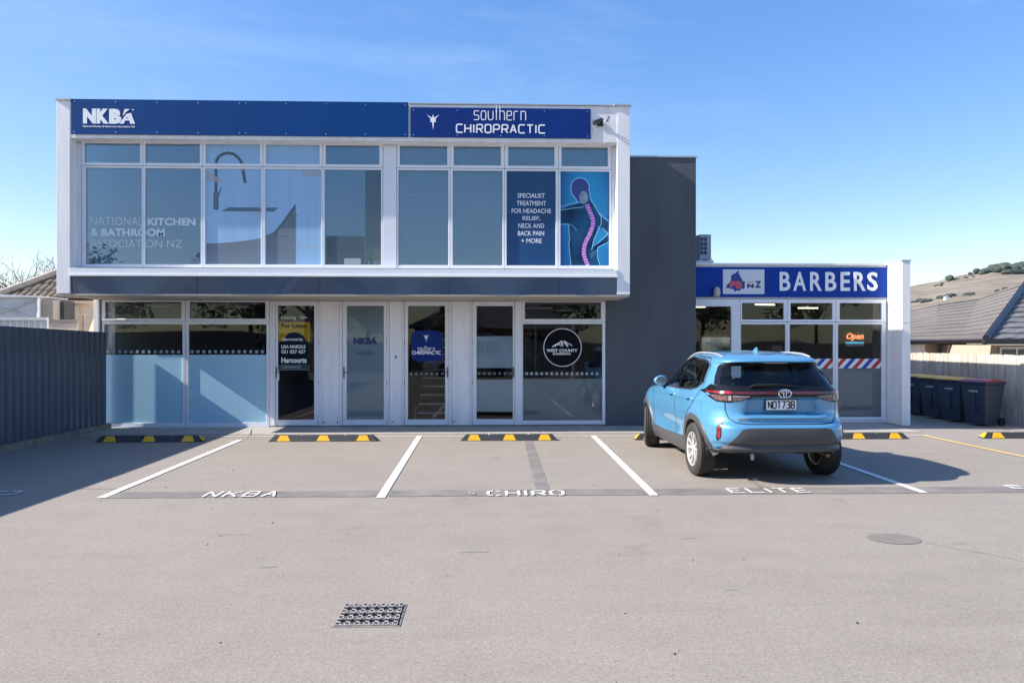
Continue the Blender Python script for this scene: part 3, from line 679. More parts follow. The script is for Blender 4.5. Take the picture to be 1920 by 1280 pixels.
for pts, w_ in [(head[:19]+[(340, 330), (375, 370), (400, 412)], 9), ([(547, 300), (560, 380), (600, 450), (655, 545), (780, 655)], 8), ([(200, 480), (310, 445), (440, 420)], 6), ([(200, 522), (330, 497), (480, 480)], 6),
                ([(205, 690), (298, 690), (300, 780), (312, 850), (300, 930), (312, 1060), (325, 1185)], 8), ([(655, 545), (690, 600), (690, 680), (650, 770), (600, 880), (575, 1000)], 8),
                ([(700, 730), (770, 805), (640, 925), (580, 960)], 6), ([(780, 905), (650, 970), (640, 1075), (675, 1185)], 7), ([(310, 690), (350, 710), (400, 770)], 4), ([(560, 1100), (600, 1060), (630, 1000)], 3), ([(555, 1070), (600, 1020)], 3)]:
    line_on('outline_print', SP(pts), w_/6.4, M_gl, ps, d=.0016)
sp = [(520, 460), (545, 520), (572, 580), (592, 640), (590, 700), (570, 760), (545, 820), (515, 880), (490, 940), (480, 1000), (482, 1060), (500, 1120), (525, 1180)]
line_on('spine_print', SP(sp), 50/6.4, M_pk, ps, d=.0012)
k = MB(); k.cnt = 0
for i in range(24):
    t = i/23*(len(sp)-1); a = int(min(t, len(sp)-2)); q = Vector(sp[a]).lerp(Vector(sp[a+1]), t-a); dr = (Vector(sp[a+1])-Vector(sp[a])).normalized(); nn = Vector((-dr.y, dr.x))
    p0, p1 = SP([tuple(q-nn*23+dr*7)])[0], SP([tuple(q+nn*23-dr*7)])[0]; ribbon(k, [(XR(p0[0]), zR_(p0[1])), (XR(p1[0]), zR_(p1[1]))], (16 if i % 2 else 10)/6.4*YR/FPX, front, .0038-k.cnt*.0)
k.build('vertebra_print', M_pkl, ps, fix=False)

# ---- ground-floor front
XG = lambda p: XY(p, YG)
zl = zr(YG, 300); zh = zSof-.038
def wallseg(a, b, m=M_white, y=YG-.0, nm='wall_panel'):
    k = MB(); k.box(XG(a), XG(b), y, YG+.10, 0, zh); return part(k, nm, m)
wallseg(178, 187, y=YG-.05); wallseg(187.2, 190.5, M_roomd, YG+.03); wallseg(505.5, 512.8)  # narrow dark strip carries the shade of a recess in its colour
for a, b in ((602.5, 637), (730.5, 754.5), (847.5, 881.5)): wallseg(a, b, M_white)
for px in (607.5, 633, 737, 850.5):
    k = MB(); k.tube([(XG(px), YG-.02, .10), (XG(px), YG+.001, .10)], .013, 10); part(k, 'vent_plug', M_black)
k = MB(); k.box(XG(741), XG(743.5), YG-.012, YG+.001, ZY(672, YG), ZY(667, YG)); part(k, 'door_bell', M_black)
Mfb = mat('sky_blue_film', (.38, .62, .76), .28, var=.04, scale=.7, spec=.9)
gw = []
for (c0, c1, g0, g1) in [(190.8, 347.5, 195, 342), (348, 505, 353.5, 499.5)]:
    C = (XG(c0), XG(c1)-.002)
    window(off, (*C, zl(602), zh-.005), (XG(g0)+.02, XG(g1)-.02, zl(597), zl(566)), YG-.01, M_glass)
    w_ = window(off, (*C, zl(799), zl(602.3)), (XG(g0), XG(g1), zl(793), zl(608)), YG, M_glass)
    k = MB(); k.box(XG(g0)+.002, XG(g1)-.002, YG+.0265, YG+.0279, zl(793)+.002, zl(665)); k.build('film', Mfb, w_)
    dots(w_, XG(g0)+.03, XG(g1), zl(662), zl(656.5), YG, 10.75*YG/FPX); gw.append(w_)
k = MB(); k.box(XG(196), XG(239), YG-.10, YG-.012, zl(600.5), zl(598.5)); o = part(k, 'window_awning_stay', M_lip)
k = MB(); k.box(XG(190.8), XG(505), YG-.03, YG+.10, -.02, zl(799.2)); part(k, 'threshold', M_alu)
k = MB(); k.box(XG(505.5), XG(1135), YG-.004, YG+.10, -.02, .0295); part(k, 'threshold', M_concd)
def door(c0, c1, l0, l1, g0, g1, handle, glass=M_glass, film=None, name='door'):
    zt, zb = zG(562.5), .03
    f = ring_part('door_frame', off, (XG(c0), XG(c1), .0296, zh-.001), (XG(l0), XG(l1), zb+.002, zt), YG-.02, .11)
    d = ring_part(name, off, (XG(l0)+.004, XG(l1)-.004, zb+.006, zt-.004), (XG(g0), XG(g1), zG(786.5), zG(573)), YG+.0, .045)
    k = MB(); k.box(XG(g0)-.003, XG(g1)+.003, YG+.02, YG+.026, zG(786.5)-.003, zG(573)+.003); k.build('pane', glass, d)
    hx = XG(handle[0]); k = MB(); z0, z1 = zG(708), zG(688)
    k.box(hx-.012, hx+.012, YG-.014, YG+.001, z0, z1); k.tube([(hx, YG-.014, (z0+z1)/2), (hx, YG-.05, (z0+z1)/2), (hx+.09*handle[1], YG-.05, (z0+z1)/2)], .008, 8)
    k.build('handle', mat('steel_handle', (.12, .13, .15), .35, metal=.7), d)
    hs = l1-.5 if handle[0] < (l0+l1)/2 else l0+.5
    for y in (566, 641, 717, 793):
        k = MB(); k.tube([(XG(hs), YG-.008, zG(y+4)), (XG(hs), YG-.008, zG(y-4))], .009, 8); k.build('hinge', M_grey, d)
    return d
PD = PF(YG+.0195); zGp = zG
d1 = door(513, 602.3, 516.5, 598, 521, 589, (518.7, 1))
k = MB(); k.box(XG(520), XG(523.5), YG-.02, YG+.0, zG(713), zG(695)); k.build('lock_case', M_lip, d1)
d2 = door(637.5, 730, 642, 726.5, 650, 719.5, (645, 1))
k = MB(); k.box(XG(650)-.002, XG(719.5)+.002, YG+.028, YG+.030, zG(786.5)-.002, zG(573)+.002); k.build('film', film_mat('slate_film', (.42, .52, .60), .15), d2)
d3 = door(755, 847, 758, 842, 765, 834.5, (839, -1))
d4 = door(882, 967, 885, 965, 893.5, 961.5, (963, -1))
M_lb = mat('logo_navy', (.012, .03, .13), .4)
def dl(nm, s, rect, w_, m, bold=0, pl=PD, th=.0006, **kw): return letters(nm, s, fac(rect, zG, XG), pl, m, w_, bold, th=th, **kw)
dl('lettering', 'NKBA', (662.5, 633, 707, 645), d2, M_lb, .07)
line_on('logo_accent', [(699, 634), (705, 631)], 1.6, M_lb, d2, PD, X=XG, z=zG)
for s, x0, x1, y in [('National Kitchen & Bathroom', 671, 699, 658), ('Association of New Zealand Inc', 665, 704, 662), ('National Office', 677, 696, 665.5), ('nkba.org.nz', 675.5, 694, 673.5)]:
    dl('lettering', s, (x0, y-1.3, x1, y+1.3), d2, M_lb)
# west county window and its roundel
C = (XG(967.3), XG(1135))
window(off, (XG(978), C[1], zG(602.5), zh-.005), (XG(984), XG(1127), zG(597.5), zG(566)), YG-.01, M_glass)
ww = window(off, (XG(978), C[1], zG(797), zG(602.8)), (XG(980.5), XG(1129.5), zG(789.5), zG(607)), YG, M_glass)
k = MB(); k.box(XG(967.3), XG(977.8), YG-.02, YG+.09, .03, zh-.002); part(k, 'window_post', M_alu)
k = MB(); k.box(XG(980.5), XG(1129.5), YG+.037, YG+.039, zG(789.5), zG(711)); k.build('film', M_filmt, ww)
dots(ww, XG(985), XG(1129), zG(703.5), zG(698.5), YG, 9.5*YG/FPX)
cx, cz, r = XG(1055), zG(651.5), 36*YG/FPX
def disc(k, cx, cz, r, pl, d, n=48): k.add([pl(cx+r*math.cos(2*math.pi*i/n), cz+r*math.sin(2*math.pi*i/n), d) for i in range(n)], [tuple(range(n))])
PW = PF(YG+.0275)
k = MB(); disc(k, cx, cz, r, PW, .0003); k.build('roundel', mat('roundel_black', (.004, .004, .008), .5, spec=.1), ww, fix=False)
k = MB(); k.cnt = 0; ribbon(k, [(cx+r*.985*math.cos(2*math.pi*i/48), cz+r*.985*math.sin(2*math.pi*i/48)) for i in range(49)], .014, PW, .0008); k.build('roundel_rim', M_letter, ww, fix=False)
def WP(pts): return [(980+p[0]/10.67, 590+p[1]/10.67) for p in pts]
k = MB(); k.cnt = 0
for pts, w_ in [([(600, 640), (680, 590), (740, 560), (780, 525), (800, 560), (800, 630)], 22), ([(650, 630), (700, 600), (730, 590), (770, 630)], 14), ([(830, 530), (870, 590), (905, 630)], 30), ([(850, 530), (900, 570), (950, 590), (990, 620)], 16), ([(760, 560), (780, 600)], 14)]:
    ribbon(k, [(XG(a), zG(b)) for a, b in WP(pts)], w_/10.67*YG/FPX, PW, .0012)
k.build('mountain_mark', M_letter, ww, fix=False)
letters('lettering', 'WEST COUNTY', fac((1025, 654.2, 1083, 660), zG, XG), PW, M_letter, ww, .03, th=.0008)
letters('lettering', 'BARBERING', fac((1037, 661.5, 1070, 665.3), zG, XG), PW, M_letter, ww, .03, th=.0008)
# door 4 film bands, door 3 badge, door 1 lease poster
k = MB(); k.box(XG(893.5), XG(961.5), YG+.028, YG+.030, zG(690), zG(630)); k.box(XG(893.5), XG(961.5), YG+.028, YG+.030, zG(773), zG(712)); k.build('film', film_mat('band_film', (.55, .66, .74), .15, .97), d4)
k = MB(); x = XG(896)
while x < XG(958): k.box(x, x+.05, YG+.028, YG+.029, zG(703), zG(698)); x += .105
k.build('dot_decal', M_dot, d4)['kind'] = 'stuff'
k = MB(); x = XG(768)
while x < XG(831): k.box(x, x+.05, YG+.028, YG+.029, zG(703.5), zG(698.5)); x += .105
k.build('dot_decal', M_dot, d3)['kind'] = 'stuff'
M_bad = mat('badge_blue', (.004, .028, .17), .5, spec=.15)
b = [(771, 679), (771, 622)]; poly = []
for (cx_, cz_, a0) in ((782, 668, 180), (782, 630, 90), (818, 630, 0), (818, 668, -90)):
    pass
rc = lambda cx_, cy_, a0, a1: [(cx_+11.5*math.cos(R(a0+(a1-a0)*i/6)), cy_-11.5*math.sin(R(a0+(a1-a0)*i/6))) for i in range(7)]
poly = rc(782.5, 666, 180, 270)+rc(818, 666, 270, 360)+rc(818, 631, 0, 90)+rc(782.5, 631, 90, 180)
poly_on('badge', poly[::-1], M_bad, d3, PD, X=XG, z=zG)
def star(nm, cx_, cy_, s, w_, pl, X, z, m=M_letter, d=.001):
    tips = [(90, .85), (39, 1.25), (2, .5), (-35, .62), (-90, 1.5), (215, .62), (178, .5), (141, 1.25)]; pts = []
    for i, (a, r_) in enumerate(tips):
        pts.append((cx_+s*r_*math.cos(R(a)), cy_-s*r_*math.sin(R(a)))); a2 = tips[(i+1) % 8][0]; a2 = a2-360 if a2 > a else a2; am = (a+a2)/2
        pts.append((cx_+s*.34*math.cos(R(am)), cy_-s*.34*math.sin(R(am))))
    k = MB(); n = len(pts); P3 = [pl(X(p[0]), z(p[1]), d) for p in pts]; P3.append(pl(X(cx_), z(cy_), d))
    k.add(P3, [(i, (i+1) % n, n) for i in range(n)]); return k.build(nm, m, w_, fix=False)
star('star_mark', 799, 632, 6.2, d3, PD, XG, zG)
strokes('lettering', 'southern', fac((783, 648.6, 815, 656.5), zG, XG), PD, M_letter, d3, t=.008, gap=.4)
strokes('lettering', 'CHIROPRACTIC', fac((773.5, 658.3, 826, 664), zG, XG), PD, M_letter, d3, t=.014, gap=.3)
lp = []
def pst(nm, y0, y1, m, x0=521.2, x1=580): k = MB(); k.box(XG(x0), XG(x1), YG+.0265, YG+.0285, zG(y1), zG(y0)); return k.build(nm, m, d1)
M_ln = mat('poster_dark', (.005, .015, .04), .5, spec=.15); M_ly = mat('poster_yellow', (.85, .50, .02), .5, spec=.15)
pst('poster', 588, 603.7, M_ln); pst('poster', 603.8, 640, M_ly); pst('poster', 640.1, 682.5, M_ln); pst('poster', 682.6, 692.5, mat('poster_teal', (.07, .12, .14), .5)); pst('poster_edge', 692.6, 694, M_filmb)
poly_on('poster_emblem', [(533, 639.9), (535, 631), (540, 625), (549, 623), (560, 624), (569, 630), (574, 639.9)], M_ln, d1, PF(YG+.0198), d=.0002, X=XG, z=zG)
for s, r_, m_, bo in [('Leasing', (527, 592, 554, 599.5), M_letter, 0), ('Expo', (562, 592.5, 575, 598), M_letter, .02), ('For Lease', (527, 606, 574.5, 614.3), M_ln, .02), ('Harcourts', (528, 633, 567, 638.5), M_letter, .02),
                      ('LISA MARDLE', (527, 646.5, 572.5, 653), M_letter, .02), ('021 027 427', (527, 656, 572.5, 662.5), M_letter, .02), ('Harcourts', (527, 670, 574.5, 680), M_letter, .035), ('Commercial', (527, 683.5, 563, 690.5), mat('pale_blue_print', (.30, .38, .46), .6), .01)]:
    letters('lettering', s, fac(r_, zG, XG), PD, m_, d1, bo, th=.0008)
# ceiling panels in the ground-floor rooms
for i, (px, dy, lb) in enumerate([(235, 1.2, 'pale flat ceiling panel inside the far left ground floor window'), (300, 2.6, 'second pale ceiling panel deeper inside the far left window'), (400, 1.4, 'pale ceiling panel inside the second ground floor window'),
        (455, 2.9, 'pale ceiling panel deep inside the second ground floor window'), (1020, 1.6, 'pale ceiling panel above the round black window emblem'), (1090, 3.0, 'pale ceiling panel deep inside the room with the round emblem')]):
    x = XG(px); y = YG+dy; z = zSof-.101; t = thing('ceiling_light', lb, 'light', (x, y, z), 'ceiling panels in the ground floor rooms')
    k = MB(); k.box(x-.3, x+.3, y-.15, y+.15, z-.03, z-.001); k.build('frame', M_white, t); k = MB(); k.box(x-.27, x+.27, y-.12, y+.12, z-.034, z-.031); k.build('diffuser', M_letter, t)
def shelf(px0, px1, dy, zt_, lb):
    x0, x1, y = XG(px0), XG(px1), YG+dy; t = thing('storage_shelf', lb, 'shelf', ((x0+x1)/2, y, .02)); rg = random.Random(px0)
    for x in (x0, x1): k = MB(); k.box(x-.015, x+.015, y-.15, y+.15, .021, zt_); k.build('side', M_room, t)
    z = .3
    while z < zt_:
        k = MB(); k.box(x0+.016, x1-.016, y-.15, y+.15, z, z+.02); k.build('shelf_board', M_room, t); x = x0+.03
        while x < x1-.12: w_ = rg.uniform(.04, .11); h_ = rg.uniform(.14, .27); k = MB(); k.box(x, x+w_, y-.12, y+.1, z+.021, z+h_); k.build('item', mat('item_%d' % rg.randint(0, 4), [(.3, .06, .05), (.06, .10, .25), (.35, .33, .28), (.05, .05, .05), (.10, .2, .12)][rg.randint(0, 4)], .6), t); x += w_+rg.uniform(.0, .06)
        z += .36
shelf(985, 1010, 1.1, 2.2, 'tall shelf of small goods at the left of the room with the round emblem'); shelf(380, 440, 3.4, 2.1, 'shelf of files at the back behind the second ground floor window'); shelf(897, 930, 3.2, 2.1, 'shelf of goods behind the banded glass door')
# staircase glimpsed behind the third door
st = part(MB().box(XG(768), XG(772), YG+.9, YG+3.2, .021, .3), 'staircase', M_grey)
for i in range(11):
    y = YG+.95+i*.27; z = .02+.175*(i+1); k = MB(); k.box(XG(774)+.0*i, XG(842), y, y+.25, z-.035, z); k.build('tread', mat('stair_carpet', (.23, .20, .17), .9, var=.15, scale=9), st)
    k = MB(); k.box(XG(774), XG(842), y-.012, y-.001, z-.035, z+.003); k.build('nosing', M_lip, st)
# charcoal block
zD = ZY(293.5, YG, 1240); Xd0, Xd1 = XG(1135.5), XG(1305)
k = MB(); k.box(Xd0, Xd1, YG, BK, -.15, zD-.02); part(k, 'charcoal_wall', M_dark, bevel=.004)
k = MB(); k.box(Xr+.003, Xd1+.02, YG-.02, YG+.2, zD-.019, zD+.012); part(k, 'charcoal_wall_cap', mat('blue_flashing', (.40, .47, .56), .4, metal=.3))

# ---- signs and fittings on the front
def sgn(nm, lb, x0, x1, y0, y1, m, splits=()):
    t = thing(nm, lb, 'sign', (XY((x0+x1)/2, YF), YF, zF(y1)))
    xs = [x0]+list(splits)+[x1]
    for a, b in zip(xs, xs[1:]):
        k = MB(); k.box(XY(a, YF)+.002, XY(b, YF)-.002, YF-.022, YF-.001, zF(y1), zF(y0)); k.build('sign_panel', m, t, bevel=.002)
        n = max(2, round((b-a)/85))
        for i in range(n+1):
            X = XY(a, YF)+.06+(XY(b, YF)-XY(a, YF)-.12)*i/n
            for z in (zF(y0)-.05, zF(y1)+.04): k = MB(); k.lathe([(.001, -.003), (.009, -.003), (.011, 0)], (X, YF-.0225, z), 'y', 8); k.build('screw', M_chrome, t)
    return t
PS = PF(YF-.0225)
s1 = sgn('fascia_sign', 'long blue fascia sign with white kitchen and bathroom association logo', 134, 766, 191.5, 256.5, M_signb, (456,))
XF = lambda p: XY(p, YF)
zF2 = lambda ref: (lambda py: ZY(py, YF, ref))
zA = zF2(205)
def acc(k):
    pass
for s, x0, x1 in (('N', 157, 181.5), ('K', 182.5, 205.5), ('B', 206, 229)): letters('logo_letter', s, fac((x0, 205, x1, 233), zA, XF), PS, M_letter, s1, .075, th=.003)
k = MB(); P = lambda pts, d=.003: k.add([PS(XF(150+a/12.8), zA(190+b/12.8), d) for a, b in pts], [tuple(range(len(pts)))])
P([(965, 548), (1130, 310), (1240, 285), (1338, 548), (1225, 548), (1200, 470), (1100, 470), (1070, 548)]); P([(1035, 365), (1090, 195), (1215, 195), (1120, 270)], .004); P([(1265, 200), (1310, 200), (1310, 222), (1265, 222)])
k.build('logo_letter', M_letter, s1, fix=False)
k = MB(); k.add([PS(XF(150+a/12.8), zA(190+b/12.8), .005) for a, b in [(1130, 420), (1145, 375), (1165, 420)]], [(0, 1, 2)]); k.build('logo_letter', M_signb, s1, fix=False)
letters('lettering', 'National Kitchen & Bathroom Association NZ', fac((157, 236.3, 254.5, 239.8), zA, XF), PS, M_letter, s1, .015, th=.003)
s2 = sgn('fascia_sign', 'indigo sign with star and the words southern chiropractic', 769.5, 1107.5, 200.5, 256.5, M_signb2)
zB2 = zF2(900)
star('star_mark', 812.2, 226.5, 12.5, s2, PS, XF, zB2, d=.003)
strokes('lettering', 'southern', fac((889, 199, 985.5, 225.5), zB2, XF), PS, M_letter, s2, t=.017, gap=.5)
strokes('lettering', 'CHIROPRACTIC', fac((856, 234.5, 1021, 249.5), zB2, XF), PS, M_letter, s2, t=.026, gap=.45)
# cctv camera
q = Vector((XF(1123), YF, zF2(1120)(232)))
t = thing('security_camera', 'black security camera on white parapet at right end of the fascia', 'camera', q)
k = MB(); k.box(q.x-.04, q.x+.05, YF-.02, YF-.001, q.z-.05, q.z+.05); k.build('base_plate', M_black, t)
k = MB(); k.tube([(q.x, YF-.02, q.z), (q.x, YF-.14, q.z+.02), (q.x+.02, YF-.16, q.z-.04)], .018); k.tube([(q.x+.02, YF-.02, q.z+.01), (q.x+.13, YF-.10, q.z+.03)], .010); k.build('bracket', M_grey, t)
k = MB(); k.tube([(q.x-.13, YF-.34, q.z-.09), (q.x-.11, YF-.32, q.z-.08), (q.x+.03, YF-.12, q.z+.03)], [.045, .045, .04], 14); k.build('camera_body', M_black, t, smooth=True)
k = MB(); k.tube([(q.x+.02, YF-.20, q.z-.02), (q.x+.03, YF-.20, q.z-.11)], [.03, .02], 12); k.build('camera_arm', M_black, t)
k = MB(); k.tube([(q.x+.13, YF-.10, q.z+.03), (q.x+.15, YF-.22, q.z+.05)], [.022, .022], 12); k.tube([(q.x+.15, YF-.1, q.z+.0), (q.x+.15, YF-.1, q.z+.06)], .012); k.build('microphone', M_grey, t)
# sensor lamp under soffit
q = Vector((XG(980), YG-.08, zG(557)))
t = thing('sensor_lamp', 'small white sensor box under the soffit above the roundel window', 'sensor', q)
k = MB(); k.box(q.x-.07, q.x+.07, q.y-.06, q.y+.06, q.z-.03, zSof-.036); k.build('housing', M_white, t, bevel=.01)
k = MB(); k.lathe([(.045, 0), (.04, -.02), (.001, -.03)], (q.x, q.y-.01, q.z-.031), 'z', 16); k.build('sensor_eye', M_black, t)

# ================================================================== BARBER SHOP
bs = thing('barber_shop', 'single storey shop with blue fascia and white end fin', 'shop', (XY(1480, YB), YB, 0))
XB = lambda p: XY(p, YB); zB = zr(YB, 1480)
zBt = zB(495.5); x0b, x1b = Xd1+.003, XB(1663.5)
BK2 = YB+6.5
k = MB(); k.box(x0b, x1b, YB+.02, YB+.2, zB(560), zBt-.02); k.box(x1b+.2, x1b+.001, YB+.17, BK2, -.2, zBt); k.box(x0b, x1b, BK2-.2, BK2, -.2, zBt-.3)
k.box(x0b, x1b+.0, YB+.21, BK2-.01, zBt-.45, zBt-.35); part(k, 'wall', M_white, bs)
k = MB(); k.box(x0b, x1b, YB-.03, YB+.2, zBt-.019, zBt+.02); part(k, 'parapet_cap', M_lip, bs)
zfin = ZY(487.5, YG, 1700)
zj = ZY(605.5, YG, 1700)
xf0, xf1 = x1b+.002, XY(1707, YG)
k = MB(); k.box(xf0, xf1, YG, YB+.16, -.2, zj-.006); part(k, 'fin_wall', M_white, bs, bevel=.004)
k = MB(); k.box(xf0, xf1, YG, YB+.16, zj+.002, zfin-.03); part(k, 'fin_wall', M_white, bs, bevel=.004)
k = MB(); k.box(xf0+.004, xf1-.004, YG+.004, YB+.16, zj-.007, zj+.003); part(k, 'fin_joint', M_cap, bs)
k = MB(); k.box(xf0-.01, xf1+.01, YG-.01, YB+.18, zfin-.029, zfin+.005); part(k, 'fin_cap', M_cap, bs)
zw2, zw1 = zB(561), zB(603.5)
k = MB(); k.box(x0b, XB(1388), YB+.0, YB+.08, zB(574.5), zB(561)); k.box(XB(1371.5), XB(1388), YB+.0, YB+.08, 0, zB(574.6)); part(k, 'window_post', M_alu, bs)
g = (x0b+.01, XB(1371), .16, zB(575)); k = MB(); k.box(g[0], g[1], YB+.03, YB+.036, g[2], g[3]); part(k, 'pane', M_glass, bs)
bw = []
for c0, c1, t0, t1, m0, m1 in [(1388.3, 1475.5, 1391, 1469.5, 1389.5, 1473), (1476, 1566.5, 1482, 1560.5, 1481, 1562.5), (1567, 1661, 1574, 1652, 1571.5, 1653.5)]:
    window(bs, (XB(c0), XB(c1), zw1+.003, zw2), (XB(t0), XB(t1), zB(599), zB(568)), YB-.012, M_glass)
    bw.append(window(bs, (XB(c0), XB(c1), zB(787.5), zw1-.003), (XB(m0), XB(m1), zB(782), zB(608)), YB, M_glass))
k = MB(); k.box(x0b, XB(1661), YB-.03, YB+.1, -.16, zB(788)); part(k, 'sill', M_alu, bs)
k = MB(); k.box(XB(1661.3), x1b, YB+.03, YB+.1, -.15, zB(560.5)); part(k, 'window_jamb', M_alu, bs)
k = MB(); k.box(x0b, x1b, YB+.1, BK2-.21, -.16, .03); part(k, 'floor_slab', M_roomf, bs)
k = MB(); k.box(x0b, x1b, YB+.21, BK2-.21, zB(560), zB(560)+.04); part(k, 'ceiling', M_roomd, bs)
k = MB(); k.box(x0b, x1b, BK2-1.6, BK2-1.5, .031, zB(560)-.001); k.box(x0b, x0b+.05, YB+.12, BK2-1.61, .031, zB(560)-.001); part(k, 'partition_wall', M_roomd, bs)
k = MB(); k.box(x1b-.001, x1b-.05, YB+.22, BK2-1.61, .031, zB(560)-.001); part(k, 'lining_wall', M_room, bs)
# stripes and frosted film (windows 2 and 3)
M_red = mat('stripe_red', (.45, .035, .03), .5); M_blu = mat('stripe_blue', (.02, .06, .33), .5); M_whs = mat('stripe_white', (.75, .77, .82), .5)
for w_, a, b in ((bw[1], 1481, 1562.5), (bw[2], 1571.5, 1653.5)):
    k = MB(); k.box(XB(a), XB(b), YB+.037, YB+.039, zB(782), zB(690.7)); k.build('film', film_mat('barber_film', (.42, .48, .53), .2, .95), w_)
    z0, z1 = zB(690.5), zB(672.5)
    k = MB(); k.box(XB(a), XB(b), YB+.0275, YB+.0276, z0, z1); k.build('stripe_band', M_whs, w_)
    sl = 16; p = a-25; i = 0; ks = {0: MB(), 1: MB()}
    while p < b:
        P = [(p, z0), (p+9, z0), (p+9+sl, z1), (p+sl, z1)]
        # clip parallelogram to the pane
        def clip(poly, xc, keep):
            out = []
            for j in range(len(poly)):
                A, B = poly[j], poly[(j+1) % len(poly)]; ia = (A[0]-xc)*keep >= 0; ib = (B[0]-xc)*keep >= 0
                if ia: out.append(A)
                if ia != ib: t = (xc-A[0])/(B[0]-A[0]); out.append((xc, A[1]+(B[1]-A[1])*t))
            return out
        Q = clip(P, a, 1); Q = clip(Q, b, -1) if len(Q) > 2 else Q
        if len(Q) > 2: ks[i % 2].add([(XB(x), YB+.0272, z) for x, z in Q], [tuple(range(len(Q)))])
        p += 17.3; i += 1
    ks[0].build('stripe', M_blu, w_, fix=False); ks[1].build('stripe', M_red, w_, fix=False)
# shop sign
zS = zr(YB, 1480)
t = thing('shop_sign', 'blue fascia sign reading BARBERS with a white map logo panel', 'sign', (XB(1485), YB, zS(557)))
k = MB(); k.box(x0b+.002, XB(1345), YB-.012, YB+.0195, zS(557.5), zS(501)); k.box(XB(1345)+.004, XB(1662.5), YB-.016, YB+.0195, zS(557.5), zS(501)); k.build('sign_panel', M_barb, t)
PB = PF(YB-.0165)
for c_, a_, b_ in (('B', 1461, 1481), ('A', 1486.5, 1510.5), ('R', 1518, 1540), ('B', 1546.5, 1567), ('E', 1575, 1592.5), ('R', 1600, 1622), ('S', 1625.5, 1644.5)):
    letters('sign_letter', c_, fac((a_, 509.8, b_, 545.2), zS, XB), PB, M_letter, t, .02, th=.012)
k = MB(); k.box(XB(1355), XB(1432.5), YB-.021, YB-.0165, zS(551.5), zS(505.5)); k.build('logo_panel', mat('logo_white', (.62, .66, .72), .5), t)
PBL = PF(YB-.0212)
isl = [(355, 800), (385, 690), (450, 640), (520, 540), (520, 400), (620, 310), (665, 320), (720, 240), (800, 240), (765, 300), (840, 430), (885, 510), (900, 560), (975, 570), (975, 770), (940, 820), (850, 815), (810, 900), (760, 870), (690, 880), (650, 935), (630, 880), (580, 820), (510, 830), (440, 790)]
isl = [(1340+a/17.45, 495+b/17.45) for a, b in isl]
poly_on('map_print', isl, mat('map_blue', (.015, .05, .26), .5), t, PBL, X=XB, z=zS)
letters('logo_letter', 'PB', fac((1367.5, 527.3, 1391.5, 541), zS, XB), PBL, mat('logo_red', (.62, .09, .12), .5), t, .06, th=.001)
letters('logo_letter', 'N', fac((1400, 532.5, 1413, 540), zS, XB), PBL, M_lb, t, .08, th=.001); letters('logo_letter', 'Z', fac((1415, 527, 1426.5, 540), zS, XB), PBL, M_lb, t, .06, th=.001)
letters('logo_letter', 'of', fac((1400.5, 527, 1412, 531), zS, XB), PBL, mat('logo_pink', (.6, .25, .28), .5), t, .03, th=.001)
# bulkhead lamp
q = Vector((XB(1341.5), YB-.09, zS(556)))
t = thing('bulkhead_lamp', 'oval frosted bulkhead lamp at the lower left of the barber sign', 'lamp', q)
k = MB(); k.lathe([(.001, .20), (.04, .19), (.065, .15), (.075, .09), (.07, .03), (.055, 0), (.001, 0)], (q.x, q.y, q.z), 'z', 20); k.build('lamp_globe', mat('frosted_globe', (.42, .42, .40), .25), t, smooth=True)
k = MB(); k.box(q.x-.06, q.x+.06, q.y+.02, YB-.013, q.z-.01, q.z+.02); k.build('base', M_grey, t)
# ceiling tubes (lit), inside the shop
zc = zB(560)-.001; M_tube = emit_mat('lit_tube', (1, .93, .62), 1.6)
for i, (x, y, dx, dy, z) in enumerate([(4.6, 16.6, .9, .0, -.10), (4.55, 17.9, .75, .0, -.12), (5.0, 16.0, .55, .35, -.05), (6.35, 16.3, .5, .12, -.06), (7.9, 17.5, .5, 0, -.08)]):
    t = thing('ceiling_light', ['lit fluorescent tube lowest in the left barber window', 'lit fluorescent tube just above the lowest one in the left barber window', 'slanted lit tube highest in the left barber window',
                                'lit tube in the small barber window right of the white post', 'lit tube far inside the barber shop near its right wall'][i], 'light', (x, y, zc+z), 'fluorescent tubes in the barber shop')
    k = MB(); k.tube([(x-dx/2, y-dy/2, zc+z), (x+dx/2, y+dy/2, zc+z)], .016); k.build('tube', M_tube, t)
    k = MB(); k.box(x-.03, x+.03, y-.03, y+.03, zc+z+.017, zc-.001); k.build('hanger', M_white, t)
# neon open sign (script and underline are given a glow)
t = thing('open_sign', 'small orange and blue open sign hanging in the right barber window', 'sign', (XB(1609), YB+.12, zB(640)))
PO = PF(YB+.12)
letters('lettering', 'Open', fac((1592, 624, 1625, 639), zB, XB), PO, emit_mat('neon_orange', (1, .22, .08), 1.0), t, .03, th=.01, shear=.3)
letters('lettering', 'WELCOME', fac((1592, 645, 1624, 648.5), zB, XB), PO, mat('notice_white', (.7, .72, .75), .6), t, .02, th=.006)
k = MB(); k.box(XB(1591), XB(1625), YB+.125, YB+.13, zB(644), zB(641)); k.build('underline', emit_mat('neon_blue', (.05, .45, .7), .5), t)
k = MB(); k.box(XB(1590), XB(1626), YB+.131, YB+.135, zB(650), zB(622)); k.build('backing', mat('smoke_acrylic', (.03, .03, .035), .2), t)
for x in (1595, 1622):
    k = MB(); k.tube([(XB(x), YB+.133, zB(622)), (XB(x), YB+.133, zw1-.1)], .002, 5); k.build('cord', M_black, t)
